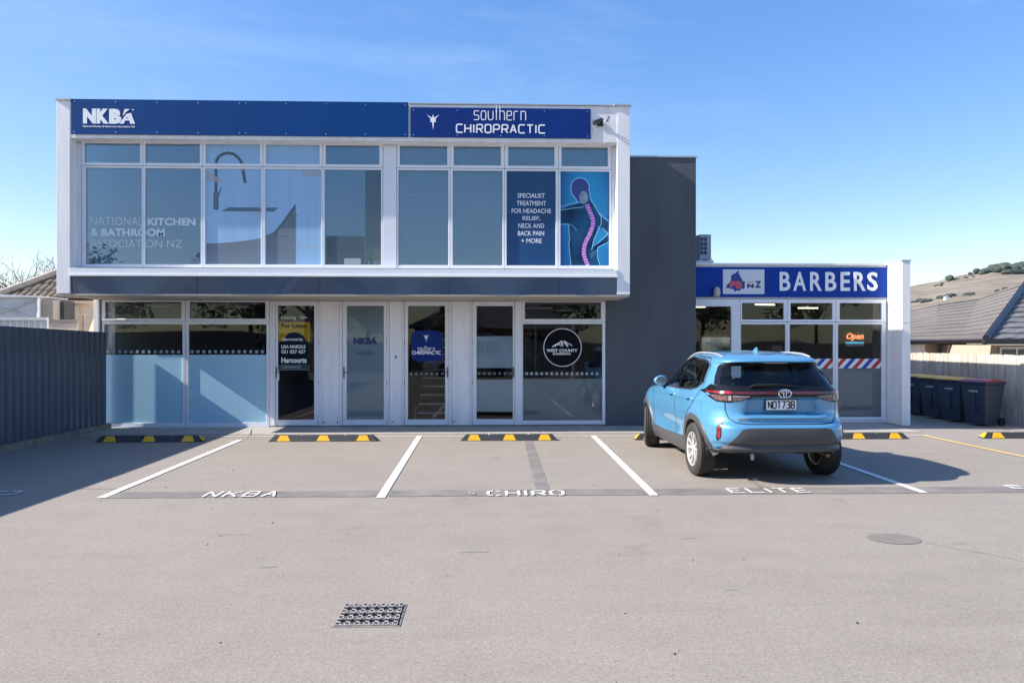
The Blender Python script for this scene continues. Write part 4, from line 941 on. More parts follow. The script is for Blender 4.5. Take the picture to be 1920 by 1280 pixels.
# furniture in the shop
def barber_chair(x, y, lb):
    t = thing('barber_chair', lb, 'chair', (x, y, .03), 'barber chairs inside the shop'); M = mat('black_leather', (.02, .02, .022), .4)
    k = MB(); k.box(x-.28, x+.28, y-.28, y+.28, .52, .66); k.build('seat', M, t, bevel=.04)
    k = MB(); k.box(x-.26, x+.26, y+.24, y+.36, .66, 1.25); k.build('backrest', M, t, bevel=.04)
    k = MB(); k.box(x-.13, x+.13, y+.26, y+.35, 1.27, 1.45); k.build('headrest', M, t, bevel=.03)
    for s in (-1, 1): k = MB(); k.box(x+s*.30-.03, x+s*.30+.03, y-.25, y+.25, .80, .86); k.box(x+s*.30-.02, x+s*.30+.02, y+.1, y+.14, .6, .8); k.build('armrest', M, t)
    k = MB(); k.lathe([(.3, .031), (.3, .06), (.06, .09), (.05, .52)], (x, y, 0), 'z', 20); k.build('pedestal', M_chrome, t)
barber_chair(5.9, 17.0, 'black barber chair behind the window left of the striped band'); barber_chair(7.1, 17.2, 'black barber chair behind the striped window band')
t = thing('wall_mirror', 'pale framed mirror on the back wall of the barber shop', 'mirror', (6.4, BK2-1.62, 1.3))
k = MB(); k.ring(5.9, 6.9, 1.1, 1.9, 5.95, 6.85, 1.15, 1.85, BK2-1.66, BK2-1.61); k.build('frame', M_lip, t); k = MB(); k.box(5.96, 6.84, BK2-1.64, BK2-1.63, 1.16, 1.84); k.build('mirror_glass', M_chrome, t)
t = thing('white_cabinet', 'narrow white cabinet standing inside the barber window', 'cabinet', (XB(1453), 17.9, .03))
x = XY(1453, 17.9); k = MB(); k.box(x-.13, x+.13, 17.75, 18.05, .03, 1.62); k.build('carcass', mat('cabinet', (.5, .45, .4), .6), t); k = MB(); k.box(x-.12, x+.12, 17.73, 17.748, .1, 1.58); k.build('cabinet_door', mat('cabinet', (.5, .45, .4), .6), t)
t = thing('notice_rack', 'white wire rack behind the leftmost barber window', 'rack', (XB(1338), YB+.5, .9))
for i in range(7): x = XY(1325+i*4.5, YB+.5); k = MB(); k.tube([(x, YB+.5, .9), (x, YB+.5, 1.66)], .006, 5); k.build('wire', M_lip, t)
k = MB(); k.box(XY(1322, YB+.5), XY(1355, YB+.5), YB+.49, YB+.51, 1.66, 1.70); k.build('rail', M_lip, t)
k = MB(); k.box(XY(1322, YB+.5), XY(1355, YB+.5), YB+.47, YB+.53, .03, .9); k.build('stand', M_black, t)
# air conditioner on the roof behind
Ya = 16.4; t = thing('air_conditioner', 'grey heat pump unit on the barber roof beside charcoal wall', 'air conditioner', (XY(1320, Ya), Ya, zBt))
za = zr(Ya, 1320); x0, x1, z0, z1 = XY(1311.5, Ya), XY(1333.5, Ya), za(486.5), za(439.5)
k = MB(); k.box(x0, x1, Ya, Ya+.9, z0, z1); k.build('casing', mat('ac_casing', (.36, .40, .46), .5), t, bevel=.01)
k = MB(); k.box(x0-.09, x0-.002, Ya+.03, Ya+.9, z0, z1-.02); k.build('fan_side', M_navy, t)
for r_ in range(4):
    for c_ in range(2):
        a = x0+.022+c_*.085; b = z1-.075-r_*.103
        k = MB(); k.box(a, a+.065, Ya-.006, Ya-.001, b-.08, b); k.build('louvre', mat('ac_louvre', (.02, .035, .06), .4), t)
k = MB(); k.box(x0-.15, x1+.06, Ya-.02, Ya+.9, z0-.06, z0-.03); k.box(x0, x0+.05, Ya, Ya+.05, zBt-.4, z0); k.box(x1-.05, x1, Ya, Ya+.05, zBt-.4, z0-.0001); k.build('roof_bracket', M_lip, t)
k = MB(); k.tube([(x1+.01, Ya+.1, z0+.05), (x1+.06, Ya+.1, z0-.02), (x1+.08, Ya+.1, z0-.3)], .014); k.build('pipe', M_lip, t)
# ================================================================== LEFT FENCE
M_fence = mat('fence_steel', (.080, .098, .130), .30, metal=.0, var=.06, scale=2)
M_plinth = mat('fence_plinth', (.22, .20, .17), .95, var=.3, scale=6, bump=.5, bscale=40)
fx = lambda y: -7.60-.018*(14.4-y)
t = thing('steel_fence', 'dark navy corrugated steel fence along the left side of the car park', 'fence', (fx(8), 8, 0))
def fh(y): return 1.885+.022*(14.4-y) if y > 9 else 2.0
pitch = .18; y = 14.42; n = 0
while y > -2:
    k = MB(); vs = []
    y1 = y-pitch*4+.0; yy = []
    for r_ in range(4):
        a = y-r_*pitch; yy += [(a, 0), (a-.070, 0), (a-.090, .040), (a-.160, .040)]
    yy += [(y1, 0)]
    for q, d in yy: vs += [(fx(q)+d, q, .10), (fx(q)+d, q, fh(q))]
    k.add(vs, [(2*i, 2*i+2, 2*i+3, 2*i+1) for i in range(len(yy)-1)])
    vs2 = [(a-.006, b, c) for a, b, c in vs]; k.add(vs2, [(2*i, 2*i+1, 2*i+3, 2*i+2) for i in range(len(yy)-1)])
    k.build('fence_sheet', M_fence, t, fix=False)
    y = y1; n += 1
k = MB(); k.add([(fx(14.42)-.05, 14.42, -.1), (fx(14.42)+.10, 14.42, -.1), (fx(-2)+.10, -2, -.1), (fx(-2)-.05, -2, -.1), (fx(14.42)-.05, 14.42, .10), (fx(14.42)+.10, 14.42, .10), (fx(-2)+.10, -2, .10), (fx(-2)-.05, -2, .10)],
     [(0, 3, 2, 1), (4, 5, 6, 7), (0, 1, 5, 4), (1, 2, 6, 5), (2, 3, 7, 6), (3, 0, 4, 7)]); k.build('plinth', M_plinth, t)
k = MB(); k.tube([(fx(14.4)+.01, 14.42, fh(14.4)+.004), (fx(9)+.01, 9, fh(9.001)+.004), (fx(-2)+.01, -2, 2.0)], .012, 6); k.build('top_rail', M_fence, t)

# ================================================================== NEIGHBOURS ON THE LEFT
def sx(px, Y): return XY(px, Y)
def sz(py, Y, px=60): return ZY(py, Y, px)
# shed with pale roof
Y = 19.0; t = thing('metal_shed', 'pale grey metal shed with broad roof beyond the dark left fence', 'shed', (sx(20, Y), Y, 0))
M_sheet = mat('pale_sheet', (.40, .43, .46), .45, metal=.1, var=.07, scale=3)
k = MB(); a = sx(73, Y); b = sx(-130, Y)
vs = [(b, Y, sz(597, Y)), (a, Y, sz(594, Y)), (a, Y, sz(556, Y)), (b, Y, sz(552, Y))]
k.box(b, a, Y, Y+1, 0, sz(557, Y)); k.build('wall', M_sheet, t)
k = MB(); k.prism([(b-.1, sz(556.5, Y)), (a+.12, sz(557.5, Y)), (a+.12, sz(555.5, Y)), (sx(-30, Y), sz(551, Y)), (b-.1, sz(553, Y))], lambda p, q, d: (p, Y-.12+d, q), 1.2); k.build('roof', mat('shed_roof', (.50, .53, .56), .5, var=.05), t)
for (p0, q0), (p1, q1) in [((0, 588), (22, 578)), ((22, 578), (52, 594)), ((-40, 566), (18, 582)), ((18, 582), (73, 560))]:
    k = MB(); k.tube([(sx(p0, Y), Y-.03, sz(q0, Y)), (sx(p1, Y), Y-.03, sz(q1, Y))], .018, 5); k.build('seam', M_cap, t)
k = MB(); k.tube([(sx(73, Y), Y-.03, 0), (sx(73, Y), Y-.03, sz(556, Y))], .03, 6); k.build('downpipe', M_lip, t)
k = MB(); k.box(sx(74.5, Y), sx(95, Y), Y+.1, Y+.9, 0, sz(562, Y)); k.build('side_wall', mat('taupe_board', (.30, .27, .24), .8, var=.08), t)
k = MB(); k.box(sx(95.2, Y), sx(103, Y), Y+.4, Y+.9, 0, sz(562, Y)); k.build('gap_shade', M_roomd, t)  # solid dark box, the shade of the gap put into its colour
# low fence of pale sheets
Y = 16.8; t = thing('pale_fence', 'pale grey ribbed fence with flat capping beyond the dark left fence', 'fence', (sx(40, Y), Y, 0))
for i in range(-9, 8):
    p0, p1 = i*11.3, (i+1)*11.3
    k = MB(); A, B = sx(p0, Y), sx(p1, Y); w_ = B-A
    k.prism([(A, 0), (A+w_*.7, 0), (A+w_*.78, -.03), (B-w_*.05, -.03), (B, 0), (B, .02), (A, .02)], lambda p, q, d: (p, Y+q, d), sz(598.5, Y)); k.build('fence_sheet', M_sheet, t)
k = MB(); k.box(sx(-110, Y), sx(89, Y), Y-.05, Y+.05, sz(600, Y), sz(595, Y)); k.build('capping', M_sheet, t)
Y = 17.2; t = thing('board_fence', 'weathered beige board fence panel in front of the cream house', 'fence', (sx(118, Y), Y, 0))
for i in range(2): k = MB(); k.box(sx(89+i*28, Y)+.004, sx(117+i*28, Y)-.004, Y, Y+.03, 0, sz(606, Y)); k.build('board', mat('beige_board', (.42, .37, .32), .85, var=.1, stretch=(1, 1, 6)), t)
k = MB(); k.box(sx(88, Y), sx(145, Y), Y-.02, Y+.04, sz(605.5, Y), sz(599, Y)); k.build('capping', mat('brown_rail', (.20, .17, .15), .8, var=.1), t)
t = thing('timber_post', 'dark square timber post standing by itself in front of the cream house', 'post', (sx(155.5, Y), Y, 0)); k = MB(); k.box(sx(153.8, Y), sx(157.3, Y), Y, Y+.05, 0, sz(590.5, Y)); k.build('post', mat('brown_rail', (.2, .17, .15)), t)
k = MB(); k.box(sx(153.4, Y), sx(157.7, Y), Y-.005, Y+.055, sz(590.4, Y), sz(589.3, Y)); k.build('post_cap', M_cap, t)
# cream house with barrel tile roof
Y = 22.0; t = thing('cream_house', 'cream rendered house with brown barrel tile roof beyond the left fence', 'house', (sx(150, Y), Y, 0))
M_cream = mat('cream_render', (.80, .62, .44), .85, var=.06, scale=2)
xl, xr = sx(72, Y), sx(330, Y); ze = 2.98
k = MB(); wy_ = lambda x: 22.25-(x+13.7)*.36
k.prism([(-13.9, wy_(-13.9)), (-9.6, wy_(-9.6)), (-9.6, 28), (-13.9, 28)], lambda p, q, d: (p, q, d), ze-.02); k.build('wall', M_cream, t)
k = MB(); k.box(sx(105, Y), sx(117, Y), wy_(sx(117, Y))-.06, wy_(sx(117, Y))+.2, .9, sz(570, Y)); k.build('shutter', mat('cream_shutter', (.62, .52, .38), .8), t)
k = MB(); k.box(sx(150, Y), sx(160, Y), wy_(sx(160, Y))-.05, wy_(sx(160, Y))+.2, .9, sz(573, Y)); k.build('shutter', mat('cream_shutter', (.62, .52, .38)), t)
k = MB(); k.prism([(sx(141, Y), wy_(sx(141, Y))-.06), (sx(190, Y), wy_(sx(190, Y))-.06), (sx(190, Y), wy_(sx(190, Y))+.05), (sx(141, Y), wy_(sx(141, Y))+.05)], lambda p, q, d: (p, q, sz(573, Y)+d), .07); k.build('band', M_cream, t)
k = MB(); k.box(sx(121, Y), sx(126, Y), wy_(sx(123, Y))-.16, wy_(sx(123, Y))+.1, sz(573, Y), sz(566, Y)); k.build('wall_lamp', mat('lamp_bronze', (.10, .08, .05), .5), t)
k = MB(); k.box(xl-.6, xr, Y-.52, Y-.46, ze-.13, ze-.05); k.build('eave_board', M_cream, t)
# tiles: curved columns in overlapping courses, clipped by the hip line
M_tile = mat('clay_tile', (.085, .065, .048), .85, var=.35, scale=9, col2=(.20, .165, .13)); x0 = -14.55; y0 = 21.45; pt = math.tan(R(35)); k = MB()
w_ = .19; course = .34
col = 0; xx = x0
while xx < xr:
    run = min(xx-x0, 4.2)
    r_ = 0
    while r_*course < max(run, .05):
        d0, d1 = r_*course, min((r_+1)*course+.04, run+.15)
        vs = []
        for d, lift in ((d0, .05), (d1, .012)):
            for q in range(6):
                an = math.pi*q/5; vs.append((xx+w_*.5-w_*.5*math.cos(an), y0+d, ze-.04+d*pt+lift+.055*math.sin(an)))
        k.add(vs, [(i, i+1, i+7, i+6) for i in range(5)]); k.add(vs[:6], [(0, 1, 2, 3, 4, 5)]); r_ += 1
    xx += w_+.015; col += 1
o = k.build('roof_tiles', M_tile, t, fix=False); o['kind'] = 'stuff'
k = MB(); k.add([(x0, y0, ze-.06), (xr, y0, ze-.06), (xr, y0+4.2, ze-.06+4.2*pt), (x0+4.2, y0+4.2, ze-.06+4.2*pt)], [(0, 1, 2, 3)]); k.add([(x0, y0, ze-.07), (x0+4.2, y0+4.2, ze-.07+4.2*pt), (x0, y0+8.4, ze-.07)], [(0, 1, 2)]); k.build('roof', M_tile, t, fix=False)
k = MB(); k.tube([(x0-.05, y0-.05, ze+.05), (x0+4.2, y0+4.2, ze+.09+4.2*pt)], .10, 8); k.build('hip_cap', mat('hip_tile', (.40, .35, .28), .8, var=.15, scale=5), t)
# bare tree
def bare_tree(nm, label, base, h, seed, spread=.55, m=mat('bare_bark', (.16, .12, .10), .9, var=.3, scale=6), thick=.14):
    rg = random.Random(seed); t = thing(nm, label, 'tree', base); kb = MB(); kt = MB()
    def grow(p, d, L, r, n):
        q = p; pts = [p]; rs = [r]
        for i in range(3):
            d = (d+Vector((rg.gauss(0, .10), rg.gauss(0, .10), .06))).normalized(); q = q+d*L/3; pts.append(q); rs.append(r*(1-.08*(i+1)))
        (kt if n == 0 else kb).tube(pts, rs, 6 if n < 3 else 3, cap=False)
        if n < 7:
            for i in range(rg.choice((2, 3, 3)) if n < 4 else 2):
                a = d.orthogonal().normalized(); a.rotate(Matrix.Rotation(rg.uniform(0, 6.28), 3, d))
                s = rg.uniform(.35, 1)*spread*1.3; st = pts[rg.choice((2, 3))] if i else pts[3]
                grow(st, (d+a*s).normalized(), L*rg.uniform(.66, .86), rs[-1]*.78, n+1)
    grow(Vector(base), Vector((0, 0, 1)), h*.26, thick, 0)
    kt.build('trunk', m, t, smooth=True); kb.build('branches', m, t, smooth=True)
    return t
bare_tree('bare_tree', 'leafless wide branching tree behind the pale shed at far left', Vector((sx(28, 30), 30, 0)), 6.6, 3, .9, thick=.16)
bare_tree('bare_tree', 'smaller leafless tree nearer the tiled hip roof at left', Vector((sx(62, 33), 33, 0)), 6.2, 11, .9, thick=.16)
bare_tree('bare_tree', 'leafless tree half cut off by the left edge of the view', Vector((sx(-12, 29), 29, 0)), 6.2, 8, .9, thick=.16)

# ================================================================== RIGHT: WOOD FENCE, BINS, HOUSE
M_pal = [mat('paling_%s' % n, c, .9, var=.22, scale=3, stretch=(6, 6, .7)) for n, c in (('a', (.46, .40, .33)), ('b', (.40, .34, .28)), ('c', (.52, .46, .39)), ('d', (.43, .39, .34)))]
fxr = 11.85; t = thing('paling_fence', 'weathered wooden paling fence behind the wheelie bins at right', 'fence', (fxr, 18, -.16)); rg = random.Random(2)
yy = 13.6; base_me = None
while yy < 27:
    hh = 1.41+rg.uniform(-.012, .012); w_ = .098; dx = rg.uniform(-.004, .004)
    k = MB(); k.box(fxr+dx, fxr+dx+.018, yy+.003, yy+w_, -.16, hh); k.build('paling', rg.choice(M_pal), t); yy += .101
k = MB(); k.box(fxr+.03, fxr+.09, 13.6, 27, 1.1, 1.17); k.box(fxr+.03, fxr+.09, 13.6, 27, .2, .27); k.build('fence_rail', M_pal[1], t)
# wheelie bins (front faces towards -X and the camera)
M_bin = mat('bin_plastic', (.030, .045, .072), .42, var=.06, scale=3); M_binlab = mat('bin_label', (.55, .6, .65), .5)
def bin_(loc, lid, label, rz):
    t = thing('wheelie_bin', label, 'bin', loc, 'wheelie bins lined up against the paling fence', rz)
    x, y, z = 0, 0, 0; L = ORG[t.name].copy(); ORG[t.name] = Vector((0, 0, 0))
    k = MB(); bt = [(-.22, -.24), (.22, -.24), (.22, .24), (-.22, .24)]; tp = [(-.285, -.33), (.285, -.33), (.285, .36), (-.285, .36)]
    vs = [(a, b, .05) for a, b in bt]+[(a*.97, b*.97, .93) for a, b in tp]; k.add(vs, [(0, 3, 2, 1), (0, 1, 5, 4), (1, 2, 6, 5), (2, 3, 7, 6), (3, 0, 4, 7), (4, 5, 6, 7)]); k.build('bin_body', M_bin, t, bevel=.02)
    k = MB(); k.box(-.30, .30, -.35, .37, .93, .985); k.build('rim', M_bin, t, bevel=.012)
    M_l = mat('lid_'+lid, dict(yellow=(.95, .42, .01), red=(.33, .035, .06))[lid], .4, var=.08)
    k = MB(); n = 8; vs = []
    for i in range(n+1):
        a = i/n; yy_ = -.38+.78*a; zz = .99+.055*math.sin(math.pi*min(1, a*1.15))**.6
        vs += [(-.31, yy_, .99), (-.29, yy_, zz), (.29, yy_, zz), (.31, yy_, .99)]
    k.add(vs, [(4*i+j, 4*i+j+1, 4*i+j+5, 4*i+j+4) for i in range(n) for j in range(3)]+[(0, 3, 2, 1), (4*n, 4*n+1, 4*n+2, 4*n+3)]); k.build('lid', M_l, t)
    for s in (-1, 1):
        k = MB(); k.lathe([(.02, -.025), (.10, -.025), (.10, .025), (.02, .025)], (s*.25, .27, .10), 'x', 20); k.build('wheel', M_black, t)
    k = MB(); k.tube([(-.24, .40, .97), (.24, .40, .97)], .014, 6); k.build('handle', M_bin, t)
    letters('bin_label', 'WASTE', (-.10, .76, .10, .80), lambda a, b, d: (a, -.30+(.8-b)*.06-.022-d, b), M_binlab, t, .04, th=.002)
    k = MB(); k.box(-.03, .03, -.31, -.25, .30, .86); k.build('stiffening_rib', M_bin, t)
    return t
bl = [(1904, 797.5, 'red', 'nearest wheelie bin with a dark red lid, beside the paling fence'), (1818, 784, 'yellow', 'wheelie bin with yellow lid next to the nearest red lidded bin'),
      (1785, 779.5, 'yellow', 'middle wheelie bin with yellow lid between two other yellow lids'), (1744, 776, 'yellow', 'furthest yellow lidded wheelie bin, next to the red lidded one by the fin'),
      (1712, 773, 'red', 'wheelie bin with red lid mostly hidden behind the white fin')]
for (dy, lid, lb) in [(15.65, 'red', bl[0][3]), (16.50, 'yellow', bl[1][3]), (17.22, 'yellow', bl[2][3]), (18.05, 'yellow', bl[3][3]), (18.80, 'red', bl[4][3])]:
    bin_((11.02, dy, -.16), lid, lb, R(-68))
# house behind the paling fence
t = thing('tiled_house', 'low house with grey brown tile roof behind the paling fence', 'house', (18, 27, -1)); M_rt = mat('grey_tile', (.165, .150, .138), .85, var=.12, scale=1.3); M_rt2 = mat('dark_tile', (.15, .15, .155), .8, var=.15, scale=2)
M_gut = mat('gutter', (.018, .018, .022), .35); M_hc = mat('house_wall', (.42, .33, .25), .85, var=.05)
def P3(px, py, Y): return Vector((XY(px, Y), Y, ZY(py, Y, px)))
EL_, ER, RL, RR = P3(1560, 637, 25.5), P3(1846, 634, 24), P3(1560, 590, 30.5), P3(1912, 538, 28.5)
rid = [P3(1560, 594, 30), P3(1705, 584, 30), P3(1758, 573, 29.4), P3(1833, 563, 29), P3(1912, 537, 28.5)]
ev = [P3(1560, 637, 25), P3(1705, 637, 24.6), P3(1752, 637, 24.4), P3(1800, 636.5, 24.2), P3(1846, 636, 24)]
nc = 11
for c_ in range(nc):
    k = MB(); vs = []
    for i in range(5):
        a = ev[i].lerp(rid[i], c_/nc)+Vector((0, 0, .035)); b = ev[i].lerp(rid[i], (c_+1)/nc+.01)+Vector((0, 0, .0))
        vs += [a, b, a-Vector((0, 0, .035))]
    k.add(vs, [(3*i, 3*i+3, 3*i+4, 3*i+1) for i in range(4)]+[(3*i+2, 3*i+5, 3*i+3, 3*i) for i in range(4)]); k.build('tile_course', M_rt, t, fix=False)
k = MB(); k.tube([r_+Vector((0, 0, .03)) for r_ in rid], .07, 6); k.build('ridge_cap', M_rt, t)
for a, b in zip(ev, ev[1:]): pass
k = MB(); k.tube([e-Vector((0, .05, .07)) for e in ev], .075, 6); k.build('gutter', M_gut, t)
k = MB(); k.box(XY(1560, 25), XY(1850, 25.0), 25.0, 29, -1.2, 1.66); k.build('wall', M_hc, t)
k = MB(); k.box(XY(1560, 24.9), XY(1733, 24.9), 24.85, 24.99, -1.2, 1.62); k.build('sunlit_wall', M_white, t)  # sunlit stretch of the wall put in as white, eave-shaded rest darker
def hwin(p0, p1, Yw, splits, y0=652):
    C = (XY(p0, Yw), XY(p1, Yw), -.2, ZY(y0-2, Yw, p0)); g = (C[0]+.06, C[1]-.06, -.1, C[3]-.07)
    f = ring_part('window', t, C, g, Yw-.05, .04, M_lip, 0); k = MB(); k.box(g[0], g[1], Yw-.03, Yw-.025, g[2], g[3]); k.build('pane', M_glass, f)
    k = MB(); k.box(g[0]+.01, g[1]-.01, Yw-.012, Yw-.006, g[2], g[3]); k.build('curtain', mat('net_curtain', (.16, .19, .18), .8, var=.4, scale=5, stretch=(4, 1, .3)), f)
    for s in splits: k = MB(); k.box(XY(s, Yw)-.03, XY(s, Yw)+.03, Yw-.045, Yw-.02, g[2], g[3]); k.build('mullion', M_lip, f)
hwin(1769, 1853, 24.99, (1792, 1809))
# nearer wing with the dark hip
HP0, HP1 = P3(1847, 637, 21.5), P3(1924, 535, 25.4)
r2 = P3(2200, 535, 25.4); e2 = P3(2200, 637, 21.5); nc = 11
for c_ in range(nc):
    k = MB(); a0 = HP0.lerp(HP1, c_/nc); a1 = HP0.lerp(HP1, (c_+1)/nc); b0 = e2.lerp(r2, c_/nc); b1 = e2.lerp(r2, (c_+1)/nc); up = Vector((0, 0, .06)); n = 30; vs = []
    for i in range(n+1):
        wv = Vector((0, 0, .018*math.sin(i*2.1+c_*3.14)))
        q0 = a0.lerp(b0, i/n); q1 = a1.lerp(b1, i/n); vs += [q0+up+wv, q1+wv*.3, q0-Vector((0, .0, .01))]
    k.add(vs, [(3*i, 3*i+3, 3*i+4, 3*i+1) for i in range(n)]+[(3*i+2, 3*i+5, 3*i+3, 3*i) for i in range(n)]); k.build('tile_course', M_rt2, t, fix=False)
k = MB(); k.tube([HP0+Vector((0, -.05, .05)), HP1+Vector((0, 0, .08))], .11, 6); k.build('hip_cap', M_gut, t)
k = MB(); k.box(HP0.x-.1, e2.x, 21.38, 21.5, ZY(645, 21.4, 1900), ZY(635.5, 21.4, 1900)); k.build('gutter', M_gut, t)
k = MB(); k.box(XY(1858, 22.3), XY(2200, 22.3), 22.3, 24.8, -1.2, 1.60); k.build('wall', M_hc, t)
hwin(1873, 1990, 22.29, (1905, 1940))
k = MB(); k.box(HP0.x-.05, e2.x, 21.5, 22.29, ZY(644, 21.4, 1900)-.01, ZY(644, 21.4, 1900)); k.build('soffit', M_soff, t)

# ================================================================== WHEEL STOPS
M_rub = mat('rubber', (.035, .036, .040), .7, var=.15, scale=8); M_ref = mat('reflective_yellow', (.80, .43, .01), .5, var=.12, scale=25)
def wheel_stop(cx, cy, L, label, ends, parts_lr=(True, True)):
    t = thing('wheel_stop', label, 'wheel stop', (cx, cy, 0), 'rubber wheel stops at the head of the bays'); x0, x1 = cx-L/2, cx+L/2
    k = MB(); e = .10; hb = .105
    # body: base rectangle, narrower top, sloping ends
    vs = [(x0, cy-.085, 0), (x1, cy-.085, 0), (x1, cy+.085, 0), (x0, cy+.085, 0), (x0+e, cy-.035, hb), (x1-e, cy-.035, hb), (x1-e, cy+.035, hb), (x0+e, cy+.035, hb)]
    k.add(vs, [(0, 3, 2, 1), (4, 5, 6, 7), (0, 1, 5, 4), (1, 2, 6, 5), (2, 3, 7, 6), (3, 0, 4, 7)]); k.build('rubber_body', M_rub, t, bevel=.006)
    def onf(a, tt, out=.002):   # point on front slope at height fraction tt
        return (a, cy-.085+.05*tt-out, hb*tt+.0008)
    for f in (.14, .5, .86):
        c_ = x0+L*f; k = MB(); k.add([onf(c_-.115, .10), onf(c_+.115, .10), onf(c_+.065, .97), onf(c_-.065, .97), onf(c_-.115, .10, -.003), onf(c_+.115, .10, -.003), onf(c_+.065, .97, -.003), onf(c_-.065, .97, -.003)],
            [(0, 1, 2, 3), (0, 4, 5, 1), (1, 5, 6, 2), (2, 6, 7, 3), (3, 7, 4, 0)]); k.build('reflector', M_ref, t)
    if ends:
        s = ends; xe = x0 if s < 0 else x1
        k = MB(); A = (xe+.0, cy-.06, .014); sg = -s
        k.add([(xe+sg*.012, cy-.07, .022), (xe+sg*.012, cy+.06, .022), (xe+sg*.088, cy+.03, hb-.006), (xe+sg*.088, cy-.032, hb-.006)], [(0, 1, 2, 3)]); vs = [(a-sg*.004, b, c+.004) for a, b, c in k.v]; k.v = vs
        k.build('reflector', M_ref, t, fix=False)
    for f in (.3, .7): k = MB(); k.lathe([(.022, 0), (.018, .006), (.001, .006)], (x0+L*f, cy, hb), 'z', 10); k.build('bolt', M_grey, t)
stops = [(176, 380, 'rubber wheel stop in shade at the far left bay', 1), (502, 709, 'wheel stop in the bay marked NKBA', 0), (863, 1047, 'wheel stop in the bay marked CHIRO', 0), (1191, 1385, 'wheel stop mostly hidden by the front wheel of the blue car', -1),
         (1515, 1706, 'wheel stop to the right of the blue car', 0), (1845, 2040, 'wheel stop cut off by the right edge beyond the yellow line', -1)]
for a, b, lb, e in stops:
    A, B = XY(a, 12.38), XY(b, 12.38); wheel_stop((A+B)/2, 12.46, B-A, lb, e)

# ================================================================== DRAIN GRATE
A, B, C_, D_ = G(627, 1175), G(745, 1175), G(757, 1134), G(648, 1134)
t = thing('drain_grate', 'square iron drain grate sunk in the foreground asphalt', 'drain grate', ((A.x+C_.x)/2, (A.y+C_.y)/2, 0))
x0, x1, y0, y1 = (A.x+D_.x)/2, (B.x+C_.x)/2, A.y, C_.y
x0, x1 = A.x+.0, A.x+(B.x-A.x); M_iron = mat('worn_iron', (.40, .37, .35), .6, metal=.2, var=.2, scale=20); M_pit = mat('pit_shade', (.004, .004, .005), .9)
k = MB(); k.ring(0, 0, 0, 0, 0, 0, 0, 0, 0, 0)
k = MB(); cxg, cyg = (x0+x1)/2, (y0+y1)/2; hw, hd = (x1-x0)/2, (y1-y0)/2
def fr(k, a, b, c, d, e, f, g, h, z0, z1):
    k.box(a, b, c, g, z0, z1); k.box(a, b, h, d, z0, z1); k.box(a, e, g, h, z0, z1); k.box(f, b, g, h, z0, z1)
k.box(x0-.0, x1+.0, y0, y1, .0005, .002); k.build('pit', M_pit, t)  # flat black sheet painted as the darkness under the grate
k = MB(); fr(k, x0-.015, x1+.015, y0-.012, y1+.012, x0-.003, x1+.003, y0-.001, y1+.001, .0, .004); k.build('frame', M_asph, t)
px_, qy_ = (x1-x0)/6.5, (y1-y0)/3.42
for i in range(7):
    x = x0+i*px_; k = MB(); k.box(x+.001, x+px_*.42-.001, y0+.004, y1-.004, .003, .012); k.build('grate_bar', M_iron, t)
for j in range(4):
    y = y0+j*qy_; k = MB(); k.box(x0+.002, x1-.002, y+.002, min(y+qy_*.33, y1-.002), .003, .0135); k.build('grate_bar', M_iron, t)
for j in range(7):                      # black boxes on the bars, the dark of slots put in as colour
    for i in range(7):
        x = x0+i*px_+px_*.25; y = y0+(j+.45)*qy_*.5
        k = MB(); k.box(x-px_*.20, x+px_*.12, y-qy_*.12, y+qy_*.12, .0136, .0150); k.build('slot_shade', M_pit, t)
for j in range(4):
    for i in range(6):
        x = x0+i*px_+px_*.75; y = y0+j*qy_+qy_*.17
        k = MB(); k.box(x-px_*.20, x+px_*.14, y-qy_*.065, y+qy_*.065, .0136, .0150); k.build('slot_shade', M_pit, t)

# ================================================================== ACROSS THE STREET (seen mirrored in the windows)
M_leaf = mat('tree_leaf', (.035, .050, .020), .8, var=.5, scale=1.2); M_leaf2 = mat('tree_leaf_dull', (.07, .075, .04), .8, var=.4, scale=1.2); M_bk = mat('bark', (.09, .07, .055), .9)
def leafy(base, h, r, seed, label, m=M_leaf):
    rg = random.Random(seed); t = thing('street_tree', label, 'tree', base, 'trees across the street'); k = MB(); b = Vector(base)
    k.tube([b, b+Vector((.1, 0, h*.45)), b+Vector((0, .1, h*.8))], [.2, .14, .05], 8)
    for i in range(6):
        a = i*1.05+rg.random(); k.tube([b+Vector((.05, 0, h*.4)), b+Vector((math.cos(a)*r*.7, math.sin(a)*r*.7, h*(.6+.25*rg.random())))], [.08, .02], 5)
    k.build('trunk', M_bk, t); k = MB()
    for i in range(22):
        a = rg.uniform(0, 6.28); q = rg.uniform(.1, .9)*r; z = h*rg.uniform(.42, .95); s = r*rg.uniform(.25, .42)
        leafquads(k, rg, b+Vector((math.cos(a)*q, math.sin(a)*q, z)), 110, (s, s, s*.8), .16)
    k.build('crown', m, t, fix=False)
leafy((-16, -19, 0), 7.5, 3.6, 1, 'dark dense tree across the street at the left end'); leafy((-8.5, -21, 0), 6.5, 3.0, 2, 'dark rounded tree beside the street house')
leafy((5, -24, 0), 7.0, 3.2, 3, 'dark tree behind the street house roof'); leafy((15, -20, 0), 7.5, 3.5, 4, 'dark tree across the street at the right end'); leafy((24, -22, 0), 8, 4, 6, 'large dark tree furthest right across the street', M_leaf2); leafy((-27, -22, 0), 8, 4, 7, 'large dull tree furthest left across the street', M_leaf2)
t = thing('street_house', 'brick house with dark hip roof across the street', 'house', (0, -20, 0)); M_brk = mat('brown_brick', (.22, .13, .09), .85, var=.2, scale=6)
k = MB(); k.box(-5, 6, -26, -19, 0, 2.6); k.build('wall', M_brk, t)
